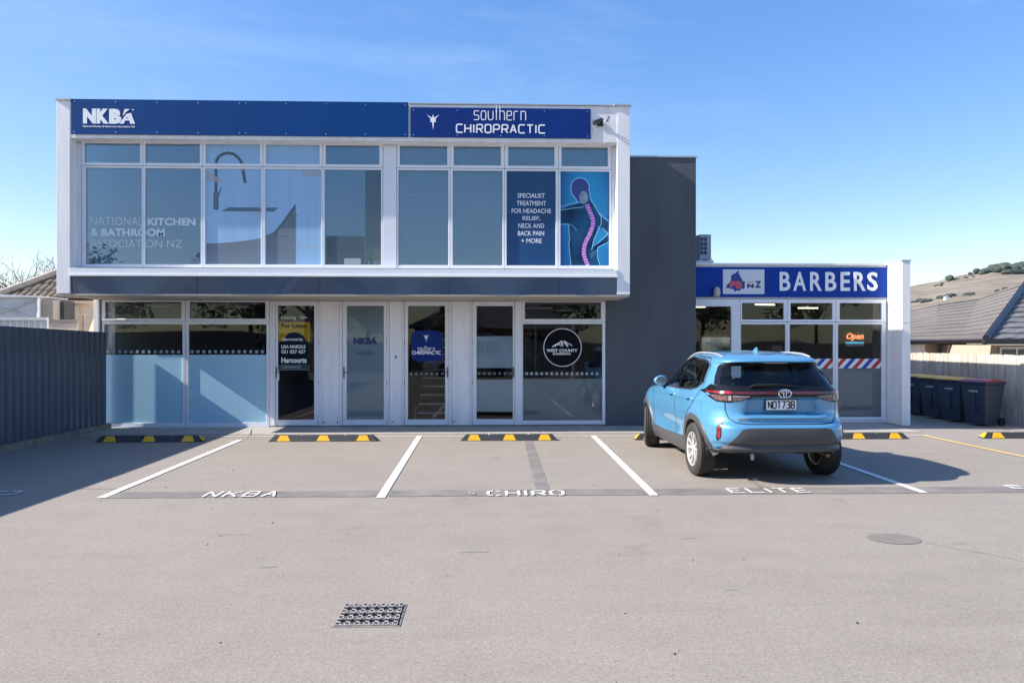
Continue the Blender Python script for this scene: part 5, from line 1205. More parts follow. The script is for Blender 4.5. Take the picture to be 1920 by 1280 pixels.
k = MB(); k.add([(-5.6, -18.4, 2.55), (6.6, -18.4, 2.55), (6.6, -26.6, 2.55), (-5.6, -26.6, 2.55), (-2, -22.5, 4.7), (3, -22.5, 4.7)], [(0, 1, 5, 4), (1, 2, 5), (2, 3, 4, 5), (3, 0, 4), (0, 3, 2, 1)]); k.build('roof', M_rt2, t)
for a, b in ((-4, -2.2), (-.8, .2), (2, 4.5)):
    zz = (.9 if b-a > 1.2 else .05, 2.15); f = MB().ring(a, b, zz[0], zz[1], a+.07, b-.07, zz[0]+.07, zz[1]-.07, -18.99, -18.93).build('window' if b-a > 1.2 else 'door', M_lip, t); k = MB(); k.box(a+.07, b-.07, -18.985, -18.95, zz[0]+.07, zz[1]-.07); k.build('pane', M_blackg, f)
t = thing('street_fence', 'long grey brown board fence across the street', 'fence', (0, -11, 0))
for i in range(17):
    x = -34+i*4.0; k = MB(); k.box(x+.03, x+3.97, -11.05, -11, .05, 1.65); k.build('fence_panel', M_pal[1], t); k = MB(); k.box(x-.05, x+.025, -11.1, -10.98, 0, 1.75); k.build('post', M_pal[3], t)
bare_tree('bare_tree', 'leafless tree across the street in front of the board fence, left of the house', Vector((-9.5, -10, 0)), 8, 21, .8, thick=.2)
bare_tree('bare_tree', 'leafless tree across the street in front of the board fence, near its middle', Vector((-4.5, -10.3, 0)), 7, 22, .8, thick=.2)
def van(x, y):
    t = thing('white_van', 'plain white delivery van parked across the street', 'van', (x, y, 0)); prof = [(0, .35), (4.6, .35), (4.7, .9), (4.3, 1.15), (3.7, 1.85), (.1, 1.95), (0, 1.7)]
    k = MB(); k.prism([(x+a, b) for a, b in prof], lambda p, q, d: (p, y-.85+d, q), 1.7); k.build('body', M_letter, t, bevel=.05)
    for a, b in ((3.0, 3.75), (2.2, 2.9)): k = MB(); k.prism([(x+a, 1.15), (x+b+.25*(a == 3.0), 1.15), (x+b-.1*(a == 3.0), 1.7), (x+a, 1.7)], lambda p, q, d: (p, y+.851+d, q), .01); k.build('window', M_blackg, t)
    for a in (.9, 3.7):
        for s in (-1, 1): k = MB(); k.lathe([(.02, -.1), (.32, -.1), (.32, .1), (.02, .1)], (x+a, y+s*.76, .32), 'y', 24); k.build('wheel', M_black, t)
van(-3.2, -7.5)
def pole(x, y, lb):
    t = thing('power_pole', lb, 'pole', (x, y, 0), 'power poles across the street'); k = MB(); k.tube([(x, y, 0), (x, y, 9)], [.16, .11], 10); k.build('pole', M_bk, t); k = MB(); k.box(x-1.1, x+1.1, y-.06, y+.06, 8.2, 8.34); k.build('crossarm', M_bk, t)
pole(-11, -14, 'wooden power pole with one crossarm left of the street house'); pole(11, -14, 'wooden power pole with one crossarm right of the street house')
# ================================================================== CAR
def itp(x, a, b):
    """smooth monotone-ish interpolation through table"""
    a = np.array(a); b = np.array(b); i = int(np.clip(np.searchsorted(a, x)-1, 0, len(a)-2))
    h = a[i+1]-a[i]; s = min(1, max(0, (x-a[i])/h))
    def slope(j):
        if j <= 0 or j >= len(a)-1: j = min(max(j, 0), len(a)-1); return (b[min(j+1, len(a)-1)]-b[max(j-1, 0)])/(a[min(j+1, len(a)-1)]-a[max(j-1, 0)])
        d0 = (b[j]-b[j-1])/(a[j]-a[j-1]); d1 = (b[j+1]-b[j])/(a[j+1]-a[j])
        return 0 if d0*d1 <= 0 else 2*d0*d1/(d0+d1)
    m0, m1 = slope(i), slope(i+1); s2, s3 = s*s, s*s*s
    return (2*s3-3*s2+1)*b[i]+(s3-2*s2+s)*h*m0+(-2*s3+3*s2)*b[i+1]+(s3-s2)*h*m1
def sst(x, a, b): t = min(1, max(0, (x-a)/(b-a))); return t*t*(3-2*t)
zs_ = [.22, .32, .45, .62, .78, .90, 1.00, 1.08, 1.16, 1.25, 1.40, 1.48, 1.53, 1.565, 1.59, 1.600]
W_ = [.78, .835, .858, .868, .872, .866, .850, .822, .785, .758, .700, .655, .600, .500, .300, .02]
zr_ = [.22, .38, .50, .62, .70, .74, .80, .90, 1.02, 1.10, 1.17, 1.22, 1.32, 1.43, 1.47, 1.50, 1.54, 1.575, 1.59, 1.60]
YR_ = [.20, .055, .015, .0, .02, .06, .10, .115, .10, .095, .13, .17, .285, .40, .33, .36, .55, .90, 1.25, 1.50]
zf_ = [.22, .40, .60, .80, .92, 1.00, 1.06, 1.10, 1.30, 1.45, 1.53, 1.575, 1.59, 1.60]
YF_ = [4.06, 4.15, 4.18, 4.14, 4.05, 3.80, 3.30, 3.02, 2.62, 2.30, 2.08, 1.86, 1.70, 1.56]
zn_ = [.22, .6, .9, 1.1, 1.2, 1.45, 1.6]; nr_ = [5.2, 5.6, 5.4, 5.2, 4.8, 4.4, 3.2]; nf_ = [4.5, 4.5, 3.8, 3.2, 3.0, 2.8, 2.5]
AY, WR = (.80, 3.36), .338
def outline(z, N):
    W, yr, yf = itp(z, zs_, W_), itp(z, zr_, YR_), itp(z, zf_, YF_); n1, n2 = itp(z, zn_, nr_), itp(z, zn_, nf_); yc = (yr+yf)/2
    th = np.linspace(0, math.pi/2, 700); th = math.pi/2*(th/(math.pi/2))**1.0
    def q(n, L, sgn):
        # even-ish sampling with extra fine steps near the axes where the superellipse jumps
        s = np.concatenate([np.geomspace(1e-9, .02, 120), np.linspace(.021, math.pi/2-.021, 400), math.pi/2-np.geomspace(.02, 1e-9, 120)])
        return W*np.sin(s)**(2/n), yc+sgn*L*np.cos(s)**(2/n)
    x1, y1 = q(n1, (yf-yr)/2, -1); x2, y2 = q(n2, (yf-yr)/2, 1)
    X = np.concatenate([[0], x1, x2[::-1], [0]]); Y = np.concatenate([[yr], y1, y2[::-1], [yf]])
    d = np.concatenate([[0], np.cumsum(np.hypot(np.diff(X), np.diff(Y)))]); L = d[-1]
    t = np.linspace(0, 1, N); t = t*L
    return np.interp(t, d, X), np.interp(t, d, Y)
def deform(x, y, z):
    # haunches over the wheels
    for ay in AY:
        x += .022*math.exp(-((y-ay)/.42)**2-((z-.80)/.20)**2)*sst(x, .6, .85)
    x -= .030*math.exp(-((z-.56)/.13)**2-((y-2.1)/.7)**2)*sst(x, .6, .85)      # waist of the doors
    x += .012*math.exp(-((z-.985)/.035)**2)*sst(x, .6, .8)*sst(y, .3, .8)       # shoulder crease
    # plate recess in the tailgate
    if y < .7:
        wr = .455+(1.05-z)*-.02 + (z-.83)*-.28
        rec = (1-sst(x, wr-.03, wr+.025))*sst(z, .832, .852)*(1-sst(z, 1.022, 1.045)); y += .105*rec
        y -= .050*(1-sst(x, .42, .62))*math.exp(-((z-.808)/.024)**2)               # ledge under the plate
        y -= .016*math.exp(-((z-.70)/.045)**2)*(1-sst(x, .55, .8))                 # bumper shelf
        y += .03*math.exp(-((z-.40)/.03)**2)
        x += .018*math.exp(-((z-1.07)/.07)**2)*sst(x, .55, .8)*(1-sst(y, .3, .7))    # lamp shoulders
    # higher bottom edge behind the rear wheels and ahead of the front ones
    if z < .60:
        k_ = (1-sst(y, .25, .55))+.6*sst(y, 3.75, 4.0); z += .15*k_*(1-(z-.22)/.38)
    return x, y, z
NP = 150
zz = list(np.linspace(.22, .55, 12))+list(np.linspace(.575, 1.25, 44)[0:])+list(np.linspace(1.27, 1.52, 22))+[1.535, 1.548, 1.558, 1.567, 1.575, 1.582, 1.588, 1.593, 1.597, 1.5995]
bm = bmesh.new(); rows = []
for z in zz:
    X, Y = outline(z, NP); row = []
    pts = [deform(a, b, z) for a, b in zip(X, Y)]
    pts[0] = (0, pts[0][1], pts[0][2]); pts[-1] = (0, pts[-1][1], pts[-1][2])
    left = [bm.verts.new((-a, b, c)) for a, b, c in pts[1:-1]][::-1]
    row = [bm.verts.new(pts[0])]+[bm.verts.new(p) for p in pts[1:-1]]+[bm.verts.new(pts[-1])]+left
    rows.append(row)
n = len(rows[0])
for a, b in zip(rows, rows[1:]):
    for i in range(n): j = (i+1) % n; bm.faces.new((a[i], a[j], b[j], b[i]))
bm.faces.new(rows[-1])
bmesh.ops.recalc_face_normals(bm, faces=bm.faces)
if sum(f.normal.z for f in bm.faces if f.calc_center_median().z > 1.55) < 0: bmesh.ops.reverse_faces(bm, faces=bm.faces)
bm.normal_update()
BV = BVHTree.FromBMesh(bm)
def hit(a, b, axis):
    """axis L: a=y,b=z looking +X from the left ; R mirror ; B: a=x,b=z looking +Y from behind"""
    if axis == 'L': o, d = Vector((-2, a, b)), Vector((1, 0, 0))
    elif axis == 'R': o, d = Vector((2, a, b)), Vector((-1, 0, 0))
    else: o, d = Vector((a, -2, b)), Vector((0, 1, 0))
    r = BV.ray_cast(o, d)
    if r[0] is None: r = BV.find_nearest(o+d*(1.2 if axis in 'LR' else 2.3))
    nn = r[1]
    if nn.dot(d) > 0: nn = -nn
    return r[0], nn
CP = Vector((3.53, 8.36, 0)); CR = R(1.0)
car = thing('blue_suv', 'light blue compact SUV parked nose in, seen from behind', 'car', CP, None, CR)
car.scale = (1.035, 1, 1); ORG[car.name] = Vector((0, 0, 0))       # car parts are built in the car's own coordinates
def car_paint():
    m = bpy.data.materials.new('blue_paint'); m.use_nodes = True; p = m.node_tree.nodes['Principled BSDF']
    p.inputs['Base Color'].default_value = (.095, .300, .51, 1); p.inputs['Metallic'].default_value = .25; p.inputs['Roughness'].default_value = .34
    p.inputs['Coat Weight'].default_value = 1; p.inputs['Coat Roughness'].default_value = .02
    return m
M_car = car_paint(); M_clad = mat('grey_cladding', (.060, .063, .068), .45, var=.05, scale=9); M_trim = mat('cabin_trim', (.016, .016, .018), .8)
M_cg = glass_mat('car_glass', (.50, .58, .55), 1.5, 0); M_cgr = glass_mat('rear_glass', (.60, .70, .72), 1.5, 0); M_seam = mat('panel_gap', (.006, .009, .014), .6)
def inpoly(x, y, P):
    c = False; j = len(P)-1
    for i in range(len(P)):
        if (P[i][1] > y) != (P[j][1] > y) and x < (P[j][0]-P[i][0])*(y-P[i][1])/(P[j][1]-P[i][1])+P[i][0]: c = not c
        j = i
    return c
def shrink(P, d):
    """offset polygon inwards"""
    out = []; n = len(P); area = sum(P[i][0]*P[(i+1) % n][1]-P[(i+1) % n][0]*P[i][1] for i in range(n)); s = 1 if area > 0 else -1
    for i in range(n):
        p0, p1, p2 = Vector(P[i-1]), Vector(P[i]), Vector(P[(i+1) % n]); e1 = (p1-p0).normalized(); e2 = (p2-p1).normalized()
        n1 = Vector((-e1.y, e1.x))*s; n2 = Vector((-e2.y, e2.x))*s; b = (n1+n2).normalized(); k = d/max(.35, b.dot(n1)); out.append(tuple(p1+b*k))
    return out
def patch(name, P, axis, m, off=.003, th=.012, res=.05, par=None, smooth=True, hole=None, offf=None):
    """a curved panel of outline P laid on the body"""
    b = bmesh.new(); vs = [b.verts.new((p[0], p[1], 0)) for p in P]; b.faces.new(vs)
    xs = [p[0] for p in P]; ys = [p[1] for p in P]
    for ax, lo, hi in ((0, min(xs), max(xs)), (1, min(ys), max(ys))):
        c = lo+res
        while c < hi-1e-4:
            co = (c, 0, 0) if ax == 0 else (0, c, 0); no = (1, 0, 0) if ax == 0 else (0, 1, 0)
            bmesh.ops.bisect_plane(b, geom=b.verts[:]+b.edges[:]+b.faces[:], plane_co=co, plane_no=no); c += res
    if hole:
        for e in range(len(hole)):
            p, q = Vector(hole[e]), Vector(hole[(e+1) % len(hole)]); d = (q-p)
            bmesh.ops.bisect_plane(b, geom=b.verts[:]+b.edges[:]+b.faces[:], plane_co=(p.x, p.y, 0), plane_no=(-d.y, d.x, 0))
        bmesh.ops.delete(b, geom=[f for f in b.faces if inpoly(f.calc_center_median().x, f.calc_center_median().y, hole)], context='FACES')
    bmesh.ops.remove_doubles(b, verts=b.verts[:], dist=.0004)
    bmesh.ops.delete(b, geom=[v for v in b.verts if not v.link_faces], context='VERTS')
    N = {}
    for v in b.verts:
        q, nn = hit(v.co.x, v.co.y, axis); o_ = off if offf is None else offf(v.co.x, v.co.y); N[v] = nn; v.co = q+nn*o_
    if th:
        be = [e for e in b.edges if len(e.link_faces) == 1]; mp = {}
        for e in be:
            for v in e.verts:
                if v not in mp: mp[v] = b.verts.new(v.co-N[v]*th)
        for e in be:
            a, c = e.verts; b.faces.new((a, c, mp[c], mp[a]))
    bmesh.ops.recalc_face_normals(b, faces=b.faces)
    cen = sum((f.normal.dot(Vector((-1, 0, 0) if axis == 'L' else (1, 0, 0) if axis == 'R' else (0, -1, 0)))*f.calc_area() for f in b.faces))
    if cen < 0: bmesh.ops.reverse_faces(b, faces=b.faces)
    me = bpy.data.meshes.new(name); b.to_mesh(me); b.free(); me.materials.append(m)
    if smooth: me.polygons.foreach_set('use_smooth', [True]*len(me.polygons)); me.set_sharp_from_angle(angle=R(40))
    o = link(name, me, par or car); return o
def seam(pts, axis, w=.011, m=M_seam, name='panel_gap', par=None, off=.0018, dense=.03, th=0):
    P = [Vector(p) for p in pts]; Q = []
    for a, b_ in zip(P, P[1:]):
        k = max(1, int((b_-a).length/dense)); Q += [a.lerp(b_, i/k) for i in range(k)]
    Q.append(P[-1]); k = MB(); vs = []
    for i, q in enumerate(Q):
        t_ = (Q[min(i+1, len(Q)-1)]-Q[max(i-1, 0)]).normalized(); nn = Vector((-t_.y, t_.x))*w/2
        for s in (-1, 1):
            h_, n3 = hit(q.x+nn.x*s, q.y+nn.y*s, axis); vs.append(h_+n3*off)
    k.add(vs, [(2*i, 2*i+2, 2*i+3, 2*i+1) for i in range(len(Q)-1)])
    if th:
        mid = len(vs)
    return k.build(name, m, par or car, fix=False)
# window outlines (y,z) on the side and (x,z) at the back
SG = [(.70, 1.215), (.735, 1.40), (.80, 1.455), (.95, 1.485), (1.55, 1.500), (2.02, 1.455), (2.30, 1.36), (2.62, 1.20), (2.78, 1.09), (2.72, 1.068), (1.70, 1.078), (1.05, 1.10), (.84, 1.135)]
RG = [(-.700, 1.185), (-.640, 1.165), (0, 1.150), (.640, 1.165), (.700, 1.185), (.665, 1.28), (.600, 1.405), (.555, 1.432), (0, 1.440), (-.555, 1.432), (-.600, 1.405), (-.665, 1.28)]
def wheelcut(y, z): return any(math.hypot(y-ay, z-.35) < .405 for ay in AY)
# assign body faces to parts
D1 = [(1.62, .40), (2.78, .40), (2.80, .70), (2.86, 1.06), (2.82, 1.12), (2.30, 1.40), (2.0, 1.50), (1.66, 1.53), (1.64, 1.1)]
D2 = [(1.61, .40), (1.15, .40), (1.05, .70), (.78, .95), (.70, 1.20), (.72, 1.43), (.85, 1.52), (1.65, 1.53), (1.63, 1.1)]
TG = [(-.62, .745), (.62, .745), (.66, .9), (.68, 1.10), (.74, 1.20), (.60, 1.47), (-.60, 1.47), (-.74, 1.20), (-.68, 1.10), (-.66, .9)]
groups = {}
gl = shrink(SG, .012); rgh = shrink(RG, .014)
WSH = lambda c: c.y > 2.18 and 1.13 < c.z < 1.50 and c.y > 2.0 and abs(c.x) < .60
for f in bm.faces:
    c = f.calc_center_median(); s = 'L' if c.x < 0 else 'R'; nn = f.normal
    if abs(c.x) > .5 and wheelcut(c.y, c.z): continue
    if abs(c.x) > .45 and inpoly(c.y, c.z, gl) and abs(nn.x) > .4: continue
    if c.y < .62 and inpoly(c.x, c.z, rgh) and nn.y < -.2: continue
    if c.z < .392 and c.y < .5: continue
    if WSH(c) and nn.y > .3: continue
    if nn.z > .55 and c.z > 1.5: g = 'roof'
    elif c.y < .62 and inpoly(c.x, c.z, TG) and nn.y < 0: g = 'tailgate'
    elif abs(c.x) > .5 and inpoly(c.y, c.z, D1): g = 'front_door'+s
    elif abs(c.x) > .5 and inpoly(c.y, c.z, D2): g = 'rear_door'+s
    elif c.z < .74 and c.y < .75: g = 'rear_bumper'
    else: g = 'body'
    groups.setdefault(g, []).append(f)
objs = {}
for g, fs in groups.items():
    ix = {}; vs = []; no = []; fl = []
    for f in fs:
        for v in f.verts:
            if v not in ix: ix[v] = len(vs); vs.append(tuple(v.co)); no.append(tuple(v.normal))
        fl.append([ix[v] for v in f.verts])
    nm = g.rstrip('LR') if g.startswith(('front_door', 'rear_door')) else g
    me = bpy.data.meshes.new(nm); me.from_pydata(vs, [], fl); me.materials.append(M_car); me.polygons.foreach_set('use_smooth', [True]*len(me.polygons))
    me.normals_split_custom_set_from_vertices(no); o = link(nm, me, car); objs[g] = o
    me2 = bpy.data.meshes.new('lining'); me2.from_pydata([tuple(Vector(a)-Vector(b_)*.012) for a, b_ in zip(vs, no)], [], [x[::-1] for x in fl]); me2.materials.append(M_trim)
    link('inner_panel', me2, o)
# --- glass, frames
for ax, s in (('L', -1), ('R', 1)):
    dr, dr2 = objs['front_door'+ax], objs['rear_door'+ax]
    front = [(1.685, 1.075), (2.72, 1.068), (2.78, 1.09), (2.62, 1.20), (2.30, 1.36), (2.02, 1.455), (1.62, 1.497)]
    rear = [(1.05, 1.10), (1.60, 1.078), (1.535, 1.499), (.98, 1.487)]
    qtr = [(.70, 1.215), (.84, 1.135), (1.01, 1.103), (.945, 1.484), (.80, 1.455), (.735, 1.40)]
    patch('window', front, ax, M_cg, -.004, 0, .08, dr); patch('window', rear, ax, M_cg, -.004, 0, .08, dr2); patch('quarter_window', qtr, ax, M_cg, -.004, 0, .08, dr2)
    patch('window_frame', SG, ax, M_blackg, .003, .012, .05, dr, hole=None) if False else None
    # frames drawn as strips
    seam(SG+[SG[0]], ax, .034, M_blackg, 'window_seal', dr, .0030)
    seam(shrink(SG, -.012)+[shrink(SG, -.012)[0]], ax, .010, M_chrome if False else M_car, 'window_surround', dr, .0034)
    patch('pillar_cover', [(1.60, 1.078), (1.685, 1.075), (1.62, 1.498), (1.535, 1.50)], ax, M_blackg, .002, .01, .08, dr2)
    patch('window_bar', [(1.01, 1.10), (1.05, 1.095), (.98, 1.487), (.945, 1.485)], ax, M_blackg, .002, .01, .08, dr2)
    seam([(2.70, 1.058), (1.70, 1.066), (1.05, 1.086), (.83, 1.123), (.685, 1.21)], ax, .010, M_trim, 'waist_moulding', dr, .0045)
    # gaps
    seam([(2.80, .42), (2.83, .75), (2.87, 1.02), (2.84, 1.08)], ax); seam([(1.62, .42), (1.63, .8), (1.645, 1.07)], ax); seam([(1.18, .44), (1.16, .62), (1.07, .75), (.90, .87), (.76, .99), (.68, 1.12), (.665, 1.22), (.695, 1.40), (.80, 1.50), (1.4, 1.525)], ax)
    seam([(.60, 1.09), (.61, .98), (.50, .985), (.49, 1.09), (.60, 1.09)], ax, .004) if s > 0 else seam([(.56, .86), (.57, .99)], ax, .004)
    # cladding: arch rings, sill
    for ay in AY:
        k = MB(); vs = []; a0, a1 = (-17, 184) if ay < 1 else (-4, 197)
        nseg = 44
        for i in range(nseg+1):
            a = R(a0+(a1-a0)*i/nseg)
            for j, (r_, o_) in enumerate(((.372, -.055), (.374, .010), (.385, .016), (.442, .014), (.452, .002))):
                yy_, z_ = ay+r_*math.cos(a), .35+r_*math.sin(a)*1.0
                h_, n3 = hit(yy_, max(z_, .245), ax); n3 = Vector((s, 0, 0)).lerp(n3, .5).normalized(); vs.append(Vector((h_.x, yy_, max(z_, .20)))+n3*o_)
        k.add(vs, [(5*i+j, 5*i+5+j, 5*i+6+j, 5*i+1+j) for i in range(nseg) for j in range(4)]); k.build('wheel_arch_trim', M_clad, car, smooth=True)
        # wheel well
        k = MB(); vs = []
        for i in range(25):
            a = R(180*i/24)
            for xx_ in (.80, .55): vs.append((s*xx_, ay+.385*math.cos(a), .35+.385*math.sin(a)))
        k.add(vs, [(2*i, 2*i+1, 2*i+3, 2*i+2) for i in range(24)]); c0 = len(k.v); k.add([(s*.55, ay+.385*math.cos(R(180*i/24)), .35+.385*math.sin(R(180*i/24))) for i in range(25)], [tuple(range(25))]); k.build('wheel_well', M_trim, car, fix=False)
    patch('sill_trim', [(1.19, .235), (2.97, .235), (2.94, .30), (2.90, .43), (2.3, .415), (1.27, .45), (1.24, .36)], ax, M_clad, .014, .02, .09)
    # handles
    for hy in (1.83, 1.02):
        d_ = dr if hy > 1.5 else dr2; h_, n3 = hit(hy, .985, ax); k = MB(); b0 = h_+n3*.006
        k.tube([h_+Vector((0, -.085, 0)), h_+Vector((s*.035, -.065, .004)), h_+Vector((s*.04, 0, .005)), h_+Vector((s*.035, .065, .004)), h_+Vector((0, .085, 0))], [.012, .014, .013, .014, .012], 8); k.build('handle', M_car, d_, smooth=True)
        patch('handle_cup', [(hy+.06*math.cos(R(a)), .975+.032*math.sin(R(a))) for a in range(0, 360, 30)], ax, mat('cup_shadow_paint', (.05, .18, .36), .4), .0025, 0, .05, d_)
    # mirror
    my = 2.26; k = MB(); mx = s*.80
    prof = []
    bmm = bmesh.new(); bmesh.ops.create_icosphere(bmm, subdivisions=3, radius=1)
    vs = [(s*.905+v.co.x*.10, my+v.co.y*(.075 if v.co.y < 0 else .11), 1.140+v.co.z*.078*(1-.18*v.co.x*s)) for v in bmm.verts]
    vs = [(a, max(b_, my-.045), c) for a, b_, c in vs]
    mm = MB(); mm.add(vs, [tuple(v.index for v in f.verts) for f in bmm.faces]); bmm.free(); mir = mm.build('mirror', M_car, car, smooth=True)
    k.tube([(s*.79, my+.06, 1.065), (s*.84, my+.03, 1.085), (s*.88, my+.03, 1.10)], [.045, .05, .05], 10); k.build('mirror_arm', M_black, mir, smooth=True)
    k = MB(); n_ = 20; k.add([(s*.905+.080*math.cos(2*math.pi*i/n_), my-.0475, 1.140+.060*math.sin(2*math.pi*i/n_)) for i in range(n_)], [tuple(range(n_))]); k.build('mirror_glass', M_chrome, mir)
    # roof rail
    k = MB(); pts = []
    for i in range(15):
        yy_ = .62+1.62*i/14; e = math.sin(math.pi*i/14); h3 = BV.ray_cast(Vector((s*.54, yy_, 3)), Vector((0, 0, -1)))[0]; pts.append(Vector((s*(.545+.01*e), yy_, h3.z+.006+.008*min(1, e*2.2))))
    k.tube(pts, [.008]+[.011]*13+[.008], 8); k.build('roof_rail', mat('satin_rail', (.62, .64, .66), .3, metal=.5), car, smooth=True)
# rear glass with black frit, garnish wings
rg = objs['tailgate']
patch('rear_window', RG, 'B', M_cgr, -.003, 0, .07, rg)
seam(RG+[RG[0]], 'B', .040, M_blackg, 'window_seal', rg, .0025, .025)
k = None
for s in (-1, 1):
    patch('pillar_cover', [(s*.700, 1.19), (s*.742, 1.20), (s*.700, 1.30), (s*.640, 1.425), (s*.600, 1.425), (s*.665, 1.28)][::s], 'B', mat('garnish', (.05, .065, .09), .25), .002, .01, .04) if False else None
# windscreen
k = MB(); vs = []; nn_ = 12
for j in range(6):
    z_ = 1.10+.42*j/5
    for i in range(nn_+1):
        x_ = (-1+2*i/nn_)*(.66-.12*j/5); r_ = BV.ray_cast(Vector((x_, 6, z_)), Vector((0, -1, 0)))[0]; vs.append(r_-Vector((0, .004, 0)))
k.add(vs, [(j*(nn_+1)+i, j*(nn_+1)+i+1, (j+1)*(nn_+1)+i+1, (j+1)*(nn_+1)+i) for j in range(5) for i in range(nn_)]); k.build('windscreen', glass_mat('windscreen_glass', (.75, .82, .8), 1.5, 0), car, fix=False)
# lamp band
LB = [(-.805, 1.100), (-.775, 1.135), (-.735, 1.190), (-.68, 1.176), (-.50, 1.150), (0, 1.140), (.50, 1.150), (.68, 1.176), (.735, 1.190), (.775, 1.135), (.805, 1.100), (.785, 1.04), (.735, .992), (.62, .985), (.50, 1.01), (.36, 1.048), (0, 1.052), (-.36, 1.048), (-.50, 1.01), (-.62, .985), (-.735, .992), (-.785, 1.04)]
patch('light_band', LB, 'B', M_blackg, .006, .02, .035, rg)
M_rl = bpy.data.materials.new('red_lens'); M_rl.use_nodes = True; p_ = M_rl.node_tree.nodes['Principled BSDF']; p_.inputs['Base Color'].default_value = (.30, .008, .012, 1); p_.inputs['Roughness'].default_value = .15; p_.inputs['Coat Weight'].default_value = 1
M_rl2 = mat('dark_red_lens', (.10, .006, .008), .15, coat=1); M_lens = mat('smoke_lens', (.10, .085, .09), .12, coat=1, var=.5, scale=25); M_pink = mat('pink_lens', (.16, .08, .09), .15, coat=1, var=.6, scale=40)
patch('light_strip', [(-.60, 1.090), (.60, 1.090), (.60, 1.118), (-.60, 1.118)], 'B', M_rl2, .0095, .01, .04, rg)
for s in (-1, 1):
    lamp = patch('tail_light', [(s*.60, 1.088), (s*.785, 1.094), (s*.787, 1.108), (s*.60, 1.120)][::s], 'B', M_rl, .011, .012, .03)
    lamp = patch('lamp_lens', [(s*.635, 1.005), (s*.725, 1.008), (s*.765, 1.045), (s*.775, 1.07), (s*.635, 1.068)][::s], 'B', M_pink, .009, .01, .03, lamp)
    patch('reverse_light', [(s*.60, 1.010), (s*.628, 1.008), (s*.628, 1.068), (s*.60, 1.068)][::s], 'B', mat('clear_lens', (.30, .30, .31), .2, coat=1), .009, .01, .03)
    patch('reverse_light', [(s*.40, 1.055), (s*.585, 1.055), (s*.585, 1.068), (s*.40, 1.066)][::s], 'B', mat('clear_lens', (.30, .30, .31)), .009, .01, .03)
    patch('lamp_lens', [(s*.43, 1.043), (s*.50, 1.015), (s*.585, 1.000), (s*.585, 1.050), (s*.43, 1.050)][::s], 'B', M_lens, .008, .01, .03)
    # reflector slots in the bumper
    patch('reflector_slot', [(s*.722, .735), (s*.755, .70), (s*.757, .56), (s*.742, .515), (s*.720, .56), (s*.715, .70), (s*.675, .765), (s*.67, .762)][::s], 'B', M_black, .002, 0, .03)
    patch('reflector', [(s*.726, .56), (s*.747, .56), (s*.746, .68), (s*.726, .68)][::s], 'B', M_rl, .006, .012, .03)
# lower bumper cladding
BC = [(-.845, .385), (-.80, .40), (-.70, .44), (-.63, .52), (-.55, .63), (-.515, .675), (-.45, .69), (.45, .69), (.515, .675), (.55, .63), (.63, .52), (.70, .44), (.80, .40), (.845, .385), (.80, .372), (.30, .368), (-.30, .368), (-.80, .372)]
patch('bumper_cladding', BC, 'B', M_clad, .012, .02, .018, objs['rear_bumper'], offf=lambda x, z: .010+.038*math.exp(-((z-.445)/.032)**2))
# gaps round the tailgate
seam([(-.66, .985), (-.655, .88), (-.63, .80), (-.57, .748), (-.45, .735), (.45, .735), (.57, .748), (.63, .80), (.655, .88), (.66, .985)], 'B', .010)
seam([(-.598, 1.42), (-.50, 1.452), (0, 1.462), (.50, 1.452), (.598, 1.42)], 'B', .018, M_black, 'spoiler_gap', None, .002)
k = MB(); k.box(-.14, .14, hit(0, 1.455, 'B')[0].y-.012, hit(0, 1.455, 'B')[0].y+.01, 1.449, 1.459); k.build('brake_light', mat('brake_lens', (.35, .30, .31), .3), rg)
# shark fin aerial
h3 = BV.ray_cast(Vector((0, .95, 3)), Vector((0, 0, -1)))[0]; k = MB(); vs = []
for t_, w2, hh in ((0, .030, .0), (.02, .022, .065), (.05, .02, .068), (.17, .010, .01)):
    vs += [(-w2, h3.y-.04+t_, h3.z-.01), (w2, h3.y-.04+t_, h3.z-.01), (0.006, h3.y-.04+t_, h3.z+hh), (-.006, h3.y-.04+t_, h3.z+hh)]
k.add(vs, [(4*i+j, 4*i+(j+1) % 4, 4*i+4+(j+1) % 4, 4*i+4+j) for i in range(3) for j in range(4)]+[(0, 1, 2, 3), (15, 14, 13, 12)]); k.build('aerial', M_car, objs['roof'], smooth=True)
# plate, emblem, badges
yp = hit(0, .95, 'B')[0].y-.035
k = MB(); k.box(-.19, .19, yp, yp+.02, .885, 1.02); k.build('plate_frame', M_black, rg, bevel=.004)
pl_ = MB().box(-.18, .18, yp-.003, yp-.0005, .893, 1.012).build('number_plate', mat('plate_white', (.92, .92, .94), .5), rg)
strokes('plate_lettering', 'NDT738', (-.155, .912, .155, .995), lambda a, b, d: (a, yp-.003-d, b), M_black, pl_, t=.014, gap=.42)
k = MB(); k.box(-.10, .10, yp+.0, yp+.035, 1.021, 1.04); k.build('plate_lamp', M_black, rg)
ye = hit(0, 1.09, 'B')[0].y
k = MB()
def torus2(k, rx, rz, cz, t_, y, n=32):
    pts = [(rx*math.cos(2*math.pi*i/n), y, cz+rz*math.sin(2*math.pi*i/n)) for i in range(n+1)]; k.tube(pts, t_, 6, cap=False)
torus2(k, .074, .050, 1.098, .0078, ye-.018); torus2(k, .045, .017, 1.118, .0055, ye-.020); torus2(k, .018, .044, 1.098, .0055, ye-.0195); k.build('emblem', M_chrome, rg, smooth=True)
yb_ = hit(-.50, .78, 'B')[0].y
for s_, z0, z1 in (('YARIS', .785, .805), ('CROSS', .762, .781)):
    letters('badge', s_, (-.545, z0, -.43, z1), lambda a, b, d: (a, hit(a, b, 'B')[0].y-.001-d, b), M_chrome, rg, .03, th=.004)
